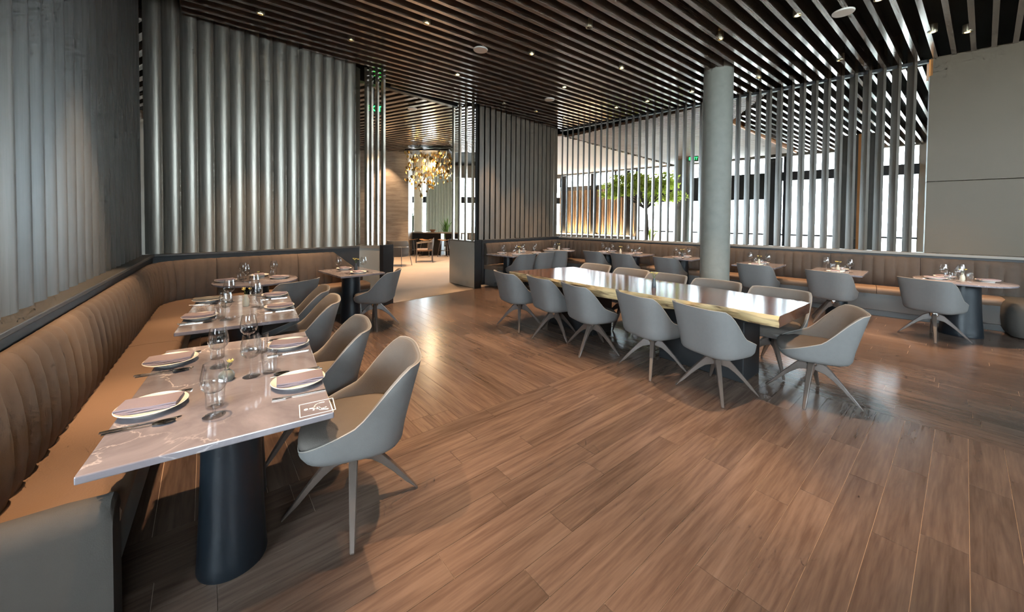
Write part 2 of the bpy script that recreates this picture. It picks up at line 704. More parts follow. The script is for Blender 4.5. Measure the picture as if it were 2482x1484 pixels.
near = clip_half(clip_half(room, ey, NB), ex, SB)
right = clip_half(clip_half(room, ey, NB), -ex, -SB)
far = clip_half(room, -ey, -NB)
lay(ex, ey, NB - PW * 60, NB, near, ua, R(D1))
lay(ey, ex, SB, SB + 60 * PW, right, ub, R(D1 + 90))
lay(ey, ex, -4.0, 16.0, far, ub, R(D1 + 90))


def seen_size(pl):
    c, ln, wd = pl[0], pl[1], pl[2]
    if c.y < 0.55 or abs(c.x) > c.y * 1.55 + 0.6:
        return 0.0
    return ln * wd / (c.length ** 3 + 0.5)


planks.sort(key=seen_size, reverse=True)
for c, ln, wd, me, ang in planks[:290]:
    o = bpy.data.objects.new('plank', me)
    COL.objects.link(o)
    o.location = (c.x, c.y, 0.0)
    o.rotation_euler = (0, 0, ang)
    o.scale = (ln, wd, 0.012)
    o.parent = fl
for me_name, mt, angs in (('far_planking', 'plank_b', ub), ('rear_planking', 'plank_a', ua)):
    mb = MB()
    for c, ln, wd, me, ang in planks[290:]:
        if me is angs:
            mb.box((c.x, c.y, -0.006), (ln, wd, 0.012), ang)
    if mb.v:
        mb.obj(me_name, mt, fl)['kind'] = 'stuff'
# carpet of the lounge beyond the doorway
lo = MB().prism([(-2.07, 6.62), (-0.80, 8.00), (-0.62, 8.32), (1.0, 10.9), (1.6, 11.4), (7.5, 6.2), (13.9, 11.9), (3, 22.9), (-10.9, 22.9), (-10.9, 1.5), (-4.7, 4.6), (-2.6, 6.62)], -0.003, 0.004).obj('floor_lounge', 'carpet')
struct(lo, 'grey beige stone-coloured carpet of the lounge beyond the doorway')

# ------------------------------------------------------------------ ceilings
roof = struct(MB().prism([(-11.2, -5.6), (12.5, -5.6), (14.4, 11.6), (3, 23), (-11.2, 23)], ZR, ZR + 0.2).obj('ceiling', 'plenum'), 'black open ceiling void above the dining room slats')
SD = 38.3
sa, sn = D(SD), D(SD + 90)
K1c = on(n1, c1 - 0.05, d1, 0)
ceil_poly = [(-1.4, -5.2), (-7.0, 0.6), (-2.0, 0.8), tuple(on(nL, cL + 0.30, dL, 1.6)), tuple(xsect(nL, cL + 0.30, n1, c1 - 0.02)), tuple(on(n1, c1 - 0.02, d1, n1.orthogonal().dot(Vector((0, 0))) + 2.55)),
             (-2.50, 6.75), (-2.62, 7.15), (-1.40, 8.36), (-0.75, 8.45), tuple(xsect(n2, c2 - 0.05, n4, c4 - 0.14)), (12, 1.0), (12, -5.2)]
unit_s = MB().box((0, 0, 0.5), (1, 1, 1)).mesh('slat', 'ceiling_slat')


def slats(poly, a, nn, pitch, wdt, hgt, z, parent, mesh, n0, n1_, endjit=0.0):
    cnt = 0
    n = n0
    while n < n1_:
        for t0, t1 in seg_clip(nn * n, a, poly):
            if t1 - t0 < 0.1:
                continue
            c = a * ((t0 + t1) / 2) + nn * n
            o = bpy.data.objects.new('slat', mesh)
            COL.objects.link(o)
            o.location = (c.x, c.y, z)
            o.rotation_euler = (0, 0, math.atan2(a.y, a.x))
            o.scale = (t1 - t0, wdt, hgt)
            o.parent = parent
            cnt += 1
        n += pitch
    return cnt


slats(ceil_poly, sa, sn, 0.187, 0.052, 0.15, ZC, roof, unit_s, -9.0, 9.0)
# same slats carried on over the hall beyond the right screen, right of its fascia
W4p = on(n4, c4 - 0.2, d4, 0.0)
beyond = [tuple(W4p + d4 * -1.25), (5.75, 9.72), (10.6, 13.85), (14.2, 11.4), (12.6, 1.5)]
slats(beyond, sa, sn, 0.187, 0.052, 0.15, ZC, roof, unit_s, -9.0, 9.0)
# orange fascia at the edge of that field
fa = MB()
p0, p1 = Vector((5.70, 9.78)), Vector((10.5, 13.9))
mid = (p0 + p1) / 2
fa.box((mid.x, mid.y, ZC + 0.1), ((p1 - p0).length, 0.05, 0.26), math.atan2((p1 - p0).y, (p1 - p0).x))
fa.obj('fascia', 'orange_wood_lit_tint', roof)
# fine slats of the hall ceiling (a few pixels each)
hall_poly = [tuple(W4p + d4 * -1.3), (5.66, 9.80), (10.4, 13.95), (7.6, 17.4), (1.75, 11.7)]
hb = MB()
ha, hn = D(-27), D(63)
n = 6.0
while n < 20:
    for t0, t1 in seg_clip(hn * n, ha, hall_poly):
        c = ha * ((t0 + t1) / 2) + hn * n
        hb.box((c.x, c.y, ZC + 0.05), (t1 - t0, 0.055, 0.08), R(-27))
    n += 0.095
o = hb.obj('hall_slatting', 'hall_slat', roof)
o['kind'] = 'stuff'
# smooth pale soffit further left, boards with open joints
sb = MB()
sof = [(1.5, 11.65), (7.9, 18.1), (3.0, 22.9), (-1.0, 22.9), (-1.0, 13.5)]
n = -4.0
ba, bn = D(-27), D(63)
n = 8.0
while n < 24:
    for t0, t1 in seg_clip(bn * n, ba, sof):
        c = ba * ((t0 + t1) / 2) + bn * n
        sb.box((c.x, c.y, ZC + 0.06), (t1 - t0, 0.235, 0.06), R(-27))
    n += 0.245
o = sb.obj('soffit_boarding', 'soffit', roof)
o['kind'] = 'stuff'
# lounge ceiling slats, laid across the doorway view
lounge_poly = [(-2.62, 7.35), (-1.40, 8.55), (-0.4, 9.2), (0.6, 11.2), (-0.6, 14.6), (-9, 16.0), (-9, 5.0), (-5.0, 5.0)]
slats(lounge_poly, D(-29), D(61), 0.22, 0.10, 0.12, ZC + 0.06, roof, unit_s, 0.0, 16.0)
# dark bulkhead between the two ceilings over the doorway
hd = MB()
pa, pb = Vector((-4.9, 5.0)), Vector((-1.30, 8.62))
mid = (pa + pb) / 2
hd.box((mid.x, mid.y, 4.24), ((pb - pa).length, 0.12, 0.36), math.atan2((pb - pa).y, (pb - pa).x))
o = hd.obj('trim_1', 'black_panel')
struct(o, 'dark bulkhead beam above the lounge doorway')

# ------------------------------------------------------------------ outer shell with windows


def wall_with_window(name, a, b_, z0, z1, nb, label, portal_n, mull=0.07, transoms=(), glaze=True, thick=0.18):
    """wall strip from a to b (plan points) with one glazed band z0..z1 of nb bays"""
    a, b_ = Vector(a), Vector(b_)
    d = (b_ - a).normalized()
    ang = math.atan2(d.y, d.x)
    ln = (b_ - a).length
    mid = (a + b_) / 2
    mb = MB()
    if z0 > 0.02:
        mb.box((mid.x, mid.y, z0 / 2), (ln, thick, z0), ang)
    if z1 < ZR:
        mb.box((mid.x, mid.y, (z1 + ZR) / 2), (ln, thick, ZR - z1), ang)
    wl = None
    if mb.v:
        wl = struct(mb.obj(name, 'plaster'), label)
    wi = bpy.data.objects.new('window_' + name.split('_', 1)[1], None)
    COL.objects.link(wi)
    struct(wi)
    for i in range(nb + 1):
        p = a + d * (ln * i / nb)
        MB().box((p.x, p.y, (z0 + z1) / 2), (mull, 0.12, z1 - z0), ang).obj('mullion', 'frame_dark', wi)
    for tz, th in transoms:
        MB().box((mid.x, mid.y, tz), (ln, 0.14, th), ang).obj('transom', 'frame_dark', wi)
    if glaze:
        zs = [z0] + [t[0] for t in transoms] + [z1]
        for i in range(nb):
            p, q = a + d * (ln * i / nb), a + d * (ln * (i + 1) / nb)
            m_ = (p + q) / 2
            for zz in range(len(zs) - 1):
                MB().box((m_.x, m_.y, (zs[zz] + zs[zz + 1]) / 2), ((q - p).length - mull, 0.012, zs[zz + 1] - zs[zz] - 0.04), ang).obj('pane', 'pane', wi)
    portal('daylight_' + name, mid, (d.x, d.y, 0), ln, z0, z1, (portal_n[0], portal_n[1], 0))
    return wi


m4 = -n4
HO = m4 * 18.0
# hall outer glazing: from the lounge corner to the right
hA, hB = HO + d4 * -12.6, HO + d4 * 1.6
hS = HO + d4 * -8.0
wall_with_window('wall_hall', hS, hB, 0.02, 4.05, 8, 'outer hall wall', n4, mull=0.10, transoms=((3.28, 0.34), (1.0, 0.06)))
hdr = MB()
p_ = HO + d4 * -5.3 + n4 * 0.12
hdr.box((p_.x, p_.y, 2.78), (5.4, 0.16, 0.76), math.atan2(d4.y, d4.x))
struct(hdr.obj('trim_2', 'frame_dark'), 'deep dark header above the hall doors')
p_ = HO + d4 * -2.35 + n4 * 0.15
struct(MB().box((p_.x, p_.y, 2.0), (0.55, 0.2, 4.0), math.atan2(d4.y, d4.x)).obj('trim_3', 'frame_dark'), 'broad dark door post in the hall glazing')
# lower left stretch of the hall: timber slat wall lit from below, clerestory above
wall_with_window('wall_timber', hA, hS, 3.40, 4.05, 4, 'grey wall below the hall clerestory', n4, mull=0.10)
mid = (hA + hS) / 2
tw = thing('timber_wall', 'distant warm timber slat wall panel behind the right screen', 'wall panel', (mid.x, mid.y, 0), math.atan2(d4.y, d4.x))
ln = (hS - hA).length
tb = MB()
k = -ln / 2 + 0.1
while k < ln / 2:
    tb.box((k, -0.16, 2.0), (0.07, 0.08, 2.3))
    k += 0.13
o = tb.obj('timber_slatting', 'hall_wood', tw)
o['kind'] = 'stuff'
MB().box((0, -0.50, 0.74), (ln, 0.06, 0.03)).obj('light_strip', 'led_glow', tw)
MB().box((0, -0.40, 0.36), (ln, 0.5, 0.72)).obj('stone_bench', 'stone_low', tw, bevel=0.02)
for k in (-1.9, 0.0, 1.9):
    MB().box((k, -0.22, 2.0), (0.30, 0.16, 4.0)).obj('pilaster', 'frame_dark', tw)
# lounge far windows
wall_with_window('wall_lounge', (-10.5, 22.0), tuple(hA), 0.05, 3.9, 9, 'far lounge wall', (0, -1), mull=0.09, transoms=((2.62, 0.36),))
# glazing to the left behind the camera
gA, gC, gB, gD = Vector((-7.6, 1.1)), Vector((-5.6, -1.0)), Vector((-1.4, -5.4)), Vector((2.0, -5.4))
wall_with_window('wall_rear', gC, gB, 1.5, 3.9, 4, 'glazed wall to the left behind the camera', (0.72, 0.69), mull=0.08, transoms=((2.7, 0.08),))
wall_with_window('wall_added_south', gD, (12.1, -5.4), 2.2, 3.9, 6, 'unseen glazed wall right behind the camera, added to light the back-left screen', (0, 1), mull=0.08, transoms=((2.7, 0.08),))  # added out of view to bring sky light onto the back-left slats
# solid sides
wS = on(nL, cL - 0.40, dL, 1.85)
for nm, a, b_ in (('wall_west', (-11, 22.2), (-11, 4.0)), ('wall_southwest', (-11, 4.0), tuple(gA)), ('wall_left_end', tuple(gA), tuple(wS)), ('wall_rear_west', tuple(gA), tuple(gC)), ('wall_south_west', tuple(gB), tuple(gD)),
                  ('wall_east', (12.1, -5.4), (12.1, 1.2)), ('wall_hall_end', tuple(hB), (12.1, 1.2))):
    a, b_ = Vector(a), Vector(b_)
    d = b_ - a
    mid = (a + b_) / 2
    struct(MB().box((mid.x, mid.y, ZR / 2), (d.length, 0.15, ZR), math.atan2(d.y, d.x)).obj(nm, 'plaster'))
MB_g = MB().prism([(-60, -60), (70, -60), (70, 80), (-60, 80)], -0.5, -0.13)
struct(MB_g.obj('ground', 'outdoor_paving'), 'pale paving outside the windows')

# ------------------------------------------------------------------ slatted walls


def strip(n, c, d, s0, s1, off0, off1, z0, z1):
    """box along a wall between offsets (towards the room) off0..off1"""
    p = on(n, c + (off0 + off1) / 2, d, (s0 + s1) / 2)
    return (p.x, p.y, (z0 + z1) / 2), (s1 - s0, abs(off1 - off0), z1 - z0), math.atan2(d.y, d.x)


def blade_mesh(name, chord, depth, h, mat, seg=14):
    prof = [(chord / 2 * math.cos(2 * PI * k / seg), depth / 2 * math.sin(2 * PI * k / seg)) for k in range(seg)]
    return MB().prism(prof, 0, h).mesh(name, mat, smooth=50)


def put_slats(parent, mesh, n, c, d, s0, s1, off, pitch, heading, z, scale_z=1.0):
    k = s0
    while k <= s1:
        p = on(n, c + off, d, k)
        o = bpy.data.objects.new('slat', mesh)
        COL.objects.link(o)
        o.location = (p.x, p.y, z)
        o.rotation_euler = (0, 0, R(heading))
        o.parent = parent
        k += pitch


sL0 = dL.dot(K01)
SLW = 1.85         # near end of the left wall, just outside the frame
s10 = d1.dot(K01)
blade = blade_mesh('slat', 0.178, 0.078, 3.60, 'screen_slat', 18)
flat_blade = blade_mesh('slat', 0.190, 0.036, 3.60, 'left_slat')
# left foreground wall
wl = MB().box(*strip(nL, cL, dL, SLW, sL0 + 0.1, -0.12, 0, 0, 1.0)).obj('wall_left', 'dado')
struct(wl, 'dark low wall and tall fluted slat screen behind the near left banquette')
MB().box(*strip(nL, cL, dL, SLW, sL0 + 0.02, -0.16, 0.02, 1.0, ZL)).obj('ledge', 'ledge', wl, bevel=0.006)
MB().box(*strip(nL, cL, dL, SLW, sL0 + 0.25, -0.34, -0.30, 0, ZR)).obj('backing', 'backing', wl)
put_slats(wl, flat_blade, nL, cL, dL, SLW + 0.05, sL0 - 0.12, -0.10, 0.182, 127.3 - 14, ZL)
# back-left screen
S1E = d1.dot(Vector((-2.70, 6.45)))
wb = MB().box(*strip(n1, c1, d1, s10 - 0.1, S1E, -0.12, 0, 0, 1.0)).obj('wall_back_left', 'dado')
struct(wb, 'tall screen of rounded vertical slats on a dark low wall, left of the doorway')
MB().box(*strip(n1, c1, d1, s10 - 0.02, S1E, -0.16, 0.02, 1.0, ZL)).obj('ledge', 'ledge', wb, bevel=0.006)
put_slats(wb, blade, n1, c1, d1, s10 + 0.02, S1E - 0.02, -0.09, 0.171, 43.5 - 14, ZL)
# back-right slatted wall
S20 = d2.dot(Vector((-0.72, 8.55)))
s2K = d2.dot(K24)
wr = MB().box(*strip(n2, c2, d2, S20, s2K + 0.1, -0.12, 0, 0, 1.0)).obj('wall_back_right', 'dado')
struct(wr, 'closed wall of tall grey-brown fins above the tan banquette right of the doorway')
MB().box(*strip(n2, c2, d2, S20, s2K, -0.18, 0.02, 1.0, ZL)).obj('ledge', 'dado', wr, bevel=0.006)
fin2 = MB().box((0, 0, 1.78), (0.103, 0.042, 3.56)).mesh('slat', 'screen_fin')
put_slats(wr, fin2, n2, c2, d2, S20 + 0.05, s2K - 0.02, -0.10, 0.178, 24, ZL)
MB().box(*strip(n2, c2, d2, S20, s2K - 0.25, -0.26, -0.22, 0, ZR)).obj('backing', 'backing', wr)
# right open screen and solid panelled end
s4K = d4.dot(K24)
S4P = d4.dot(Vector((6.62, 6.00)))
w4 = MB().box(*strip(n4, c4, d4, s4K - 0.1, 5.2, -0.14, 0, 0, 1.0)).obj('wall_right', 'dado')
struct(w4, 'right wall: open screen of vertical fins, then smooth taupe panels')
MB().box(*strip(n4, c4, d4, s4K, S4P + 1.2, -0.18, 0.03, 0.985, ZL)).obj('ledge', 'ledge_pale', w4, bevel=0.006)
fin4 = MB().box((0, 0, 1.78), (0.128, 0.042, 3.56)).mesh('slat', 'open_fin')
put_slats(w4, fin4, n4, c4, d4, s4K + 0.02, S4P - 0.05, -0.10, 0.1755, 83, ZL)
for z0, z1, cuts in ((ZL, 2.15, (S4P, S4P + 1.05, S4P + 2.3, 5.2)), (2.156, ZC + 0.02, (S4P, S4P + 2.3, 5.2))):
    for i in range(len(cuts) - 1):
        MB().box(*strip(n4, c4, d4, cuts[i] + 0.003, cuts[i + 1] - 0.003, -0.16, -0.02, z0 + 0.003, z1)).obj('panel', 'wall_panel', w4, bevel=0.003)
MB().box(*strip(n4, c4, d4, S4P - 0.01, S4P + 0.03, -0.30, -0.02, ZC - 0.26, ZC)).obj('lit_tint_reveal', 'orange_wood_lit_tint', w4)  # warm light on the reveal put into its orange colour
MB().box(*strip(n4, c4, d4, s4K - 0.05, S4P, -0.14, -0.06, ZC - 0.03, ZC + 0.02)).obj('head_rail', 'black_panel', w4)

# ------------------------------------------------------------------ doorway piers with posts


def offset_poly(line, t):
    out = []
    for i, p in enumerate(line):
        a = line[max(i - 1, 0)]
        b_ = line[min(i + 1, len(line) - 1)]
        d = (b_ - a).normalized()
        out.append(p + Vector((-d.y, d.x)) * t)
    return out


def bez(p0, p1, p2, n=10):
    p0, p1, p2 = Vector(p0), Vector(p1), Vector(p2)
    return [p0 * (1 - t) ** 2 + p1 * 2 * t * (1 - t) + p2 * t * t for t in [i / n for i in range(n + 1)]]


# left pier: curves out of the back-left wall towards the room
pl_line = bez((-2.86, 6.28), (-2.60, 6.52), (-2.26, 6.395), 8)
po = offset_poly(pl_line, 0.26)
pp = struct(MB().prism([tuple(p) for p in pl_line + po[::-1]], 0, 0.985).obj('wall_pier_left', 'pier_panel', smooth=35), 'low curved metal-clad pier left of the doorway carrying tall posts')
MB().prism([tuple(p) for p in offset_poly(pl_line, -0.012) + offset_poly(pl_line, 0.272)[::-1]], 0.985, ZL).obj('ledge', 'ledge_pale', pp, smooth=35)
MB().prism([(-2.265, 6.385), (-2.187, 6.355), (-2.095, 6.60), (-2.17, 6.64)], 0, 1.045).obj('end_panel', 'black_panel', pp, bevel=0.004)
post = MB().box((0, 0, 1.53), (0.15, 0.040, 3.06)).mesh('post', 'post_metal')
for x, y, hdg in ((-2.69, 6.46, 80), (-2.54, 6.53, 98), (-2.465, 6.54, 99), (-2.355, 6.52, 100), (-2.235, 6.48, 96)):
    o = bpy.data.objects.new('post', post)
    COL.objects.link(o)
    o.location = (x, y, ZL)
    o.rotation_euler = (0, 0, R(hdg))
    o.parent = pp
# right pier
pr_line = [Vector((-0.806, 8.011))] + bez((-0.86, 8.066), (-1.34, 8.56), (-1.47, 8.80), 8)
po = offset_poly(pr_line, -0.17)
pq = struct(MB().prism([tuple(p) for p in pr_line + po[::-1]], 0, 1.0).obj('wall_pier_right', 'pier_panel', smooth=35), 'low brushed metal pier right of the doorway carrying tall posts')
MB().prism([tuple(p) for p in offset_poly(pr_line, 0.012) + offset_poly(pr_line, -0.182)[::-1]], 1.0, ZL).obj('ledge', 'ledge_pale', pq, smooth=35)
MB().prism([(-0.803, 8.008), (-0.682, 8.122), (-0.662, 8.101), (-0.783, 7.987)], 0, 1.05).obj('end_panel', 'black_panel', pq, bevel=0.004)
MB().prism([tuple(p) for p in offset_poly(pr_line, 0.004) + offset_poly(pr_line, 0.0)[::-1]], 0.0, 0.02).obj('skirting', 'chrome', pq)
for x, y, hdg in ((-1.36, 8.62, 88), (-1.19, 8.45, 86), (-1.03, 8.30, 86), (-0.86, 8.14, 86)):
    o = bpy.data.objects.new('post', post)
    COL.objects.link(o)
    o.location = (x, y, ZL)
    o.rotation_euler = (0, 0, R(hdg))
    o.parent = pq
# return wall between right pier and slatted wall
MB().box((-0.93, 8.50, 0.5), (0.10, 0.55, 1.0), R(-43 - 90)).obj('return_panel', 'black_panel', pq)

# ------------------------------------------------------------------ banquettes


class Path:
    def __init__(s, pts):
        s.p = pts
        s.s = [0.0]
        for i in range(1, len(pts)):
            s.s.append(s.s[-1] + (pts[i] - pts[i - 1]).length)
        s.L = s.s[-1]

    def at(s, t):
        t = min(max(t, 0), s.L)
        for i in range(1, len(s.p)):
            if t <= s.s[i] + 1e-9:
                break
        a, b_ = s.p[i - 1], s.p[i]
        u = (t - s.s[i - 1]) / max(s.s[i] - s.s[i - 1], 1e-9)

        def tang(j):
            q = s.p[min(j + 1, len(s.p) - 1)] - s.p[max(j - 1, 0)]
            return q.normalized()
        d = (tang(i - 1) * (1 - u) + tang(i) * u).normalized()
        return a + (b_ - a) * u, Vector((d.y, -d.x))        # right-hand side = room side


def fillet(a, k, b_, r_, n=14):
    """polyline a -> k -> b with a rounded corner"""
    a, k, b_ = Vector(a), Vector(k), Vector(b_)
    u, v = (a - k).normalized(), (b_ - k).normalized()
    p, q = k + u * r_, k + v * r_

    def run(x, y, st=0.3):
        m_ = max(2, int((y - x).length / st))
        return [x + (y - x) * i / m_ for i in range(m_)]
    return run(a, p) + bez(p, k, q, n)[:-1] + run(q, b_) + [b_]


def banquette(name, label, path, depth, crest=0.955, ch=0.122, sec=8, back_mat='back_fabric', s_from=0.0, s_to=None, taper_end=0.0):
    t = thing(name, label, 'banquette')
    s1 = path.L if s_to is None else s_to
    base = [(0.03, 0.0), (depth - 0.10, 0.0), (depth - 0.10, 0.085), (depth - 0.035, 0.10), (depth - 0.015, 0.36), (0.03, 0.36)]
    seat = [(0.0, 0.36), (depth - 0.012, 0.36), (depth, 0.385), (depth + 0.004, 0.42), (depth - 0.006, 0.445), (depth - 0.03, 0.458), (depth * 0.5, 0.464), (0.0, 0.455)]
    prof = [(0.0, 0.40), (0.095, 0.43), (0.115, 0.50), (0.125, 0.58), (0.122, 0.68), (0.108, 0.80), (0.088, crest - 0.06), (0.066, crest - 0.018), (0.040, crest), (0.012, crest - 0.006), (0.0, crest - 0.03), (0.0, 0.6)]

    def sweep(pf, a, b_, step, fn=None):
        rows = []
        m_ = max(1, round((b_ - a) / step))
        for i in range(m_ + 1):
            s = a + (b_ - a) * i / m_
            p, nn = path.at(s)
            row = []
            for k, (d, z) in enumerate(pf):
                d2_, z2_ = (d, z) if fn is None else fn(s, d, z, k)
                q = p + nn * d2_
                row.append((q.x, q.y, z2_))
            rows.append(row)
        mb = MB()
        mb.grid(rows, close_v=True)
        n_ = len(pf)
        mb.f.append(tuple(range(n_)))
        mb.f.append(tuple(range(len(mb.v) - n_, len(mb.v)))[::-1])
        mb.mi += [0, 0]
        return mb
    sweep(base, s_from, s1, 0.15).obj('base', 'bench_front', t, smooth=35)
    # seat pads, about two metres each
    npad = max(1, round((s1 - s_from) / 2.0))
    for i in range(npad):
        a = s_from + (s1 - s_from) * i / npad
        b_ = s_from + (s1 - s_from) * (i + 1) / npad - 0.006
        sweep(seat, a, b_, 0.12).obj('seat', 'seat_leather', t, smooth=40)
    nch = max(1, round((s1 - s_from) / ch))
    w_ = (s1 - s_from) / nch
    j = 0
    while j < nch:
        a, b_ = s_from + j * w_, s_from + min(j + sec, nch) * w_

        def fn(s, d, z, k, a=a, b_=b_):
            ph = ((s - s_from) / w_) % 1.0
            bul = abs(math.sin(PI * ph)) ** 0.38
            edge = min((s - a), (b_ - s)) / w_
            edge = 1.0 if edge > 0.5 else max(edge, 0) / 0.5
            drop = 1.0 - 0.35 * (1 - edge ** 0.5)
            if d < 0.02:
                z_ = z
            else:
                z_ = z - (1 - bul) * 0.006 - (1 - drop) * 0.02 * (z > 0.8)
            if taper_end and s > s1 - taper_end and z > 0.46:
                f = 1 - (s - (s1 - taper_end)) / taper_end * 0.75
                z_ = 0.46 + (z_ - 0.46) * max(f, 0.2)
            return (d * (0.78 + 0.22 * bul) if k not in (0,) else d), z_
        sweep(prof, a + 0.002, b_ - 0.002, w_ / 6, fn).obj('backrest', back_mat, t, smooth=60)
        j += sec
    return t


sStart = dL.dot(Vector((-1.48, 1.279))) + 0.02
pathL = Path(fillet(on(nL, cL, dL, sStart), K01, on(n1, c1, d1, S1E + 0.02), 0.55))
# (room is on the right-hand side when walking from the near end to the corner and on)
bl = banquette('banquette', 'long channel-tufted tan banquette wrapping the left corner', pathL, 0.42, taper_end=0.45)
# raised rounded end of the near-left banquette
pe, ne = pathL.at(0.0)
eb = MB()
rows = []
for i in range(9):
    a = PI / 2 * i / 8
    rows.append((-0.10 + 0.10 * math.sin(a) * -1, 0))
ed = -dL
prof = [(0.0, 0.02), (0.0, 0.40), (0.0, 0.47), (0.02, 0.505), (0.05, 0.522), (0.09, 0.515), (0.115, 0.49), (0.125, 0.45), (0.125, 0.02)]
rr = []
for dd in (0.0, 0.15, 0.30, 0.385, 0.41, 0.418):
    k = 1.0 if dd < 0.38 else (0.985 if dd < 0.415 else 0.955)
    row = []
    for u_, z in prof:
        q = pe + ne * dd + ed * (u_ - 0.02)
        row.append((q.x, q.y, z * k))
    rr.append(row)
eb.grid(rr, close_v=True)
n_ = len(prof)
eb.f += [tuple(range(n_)), tuple(range(len(eb.v) - n_, len(eb.v)))[::-1]]
eb.mi += [0, 0]
eb.obj('end_arm', 'arm_fabric', bl, smooth=40)

S2a = S20 + 0.06
pathR = Path(fillet(on(n2, c2, d2, S2a), K24, on(n4, c4, d4, 2.15), 0.5))
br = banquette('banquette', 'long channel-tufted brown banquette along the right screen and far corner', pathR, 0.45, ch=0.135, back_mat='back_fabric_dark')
# rounded near end of the right banquette returning into the room
q = on(n4, c4 + 0.42, d4, 2.02)
ob = MB()
poly = []
for cx, cy, a0 in ((0.36, 0.30, 0), (-0.36, 0.30, 90), (-0.36, -0.30, 180), (0.36, -0.30, 270)):
    for i in range(7):
        a = R(a0 + 90 * i / 6)
        poly.append((cx + 0.13 * math.cos(a), cy + 0.13 * math.sin(a)))
rows = []
for sc_, z in ((0.90, 0.02), (0.97, 0.10), (1.0, 0.22), (1.0, 0.36), (0.97, 0.43), (0.90, 0.465), (0.6, 0.475), (0.0, 0.478)):
    rows.append([(p[0] * sc_, p[1] * sc_, z) for p in poly])
ob.grid(rows, close_v=True)
ob.f.append(tuple(range(len(poly)))[::-1])
ob.mi.append(0)
ob.obj('end_block', 'arm_fabric', br, loc=(q.x, q.y, 0), rz=math.atan2(d4.y, d4.x), smooth=50)

# ------------------------------------------------------------------ column
cx, cy = 3.54, 6.50
co = tag(MB().lathe([(0.23, 0.0), (0.23, ZR)], 40).obj('column', 'concrete', loc=(cx, cy, 0), smooth=40), 'round weathered concrete column standing behind the long timber table', 'column')

# ------------------------------------------------------------------ chairs


def sup(th, a, b_, e):
    c, s = math.cos(th), math.sin(th)
    r_ = (abs(c / b_) ** e + abs(s / a) ** e) ** (-1 / e)
    return r_ * c, r_ * s


def smooth(x):
    x = min(max(x, 0), 1)
    return x * x * (3 - 2 * x)


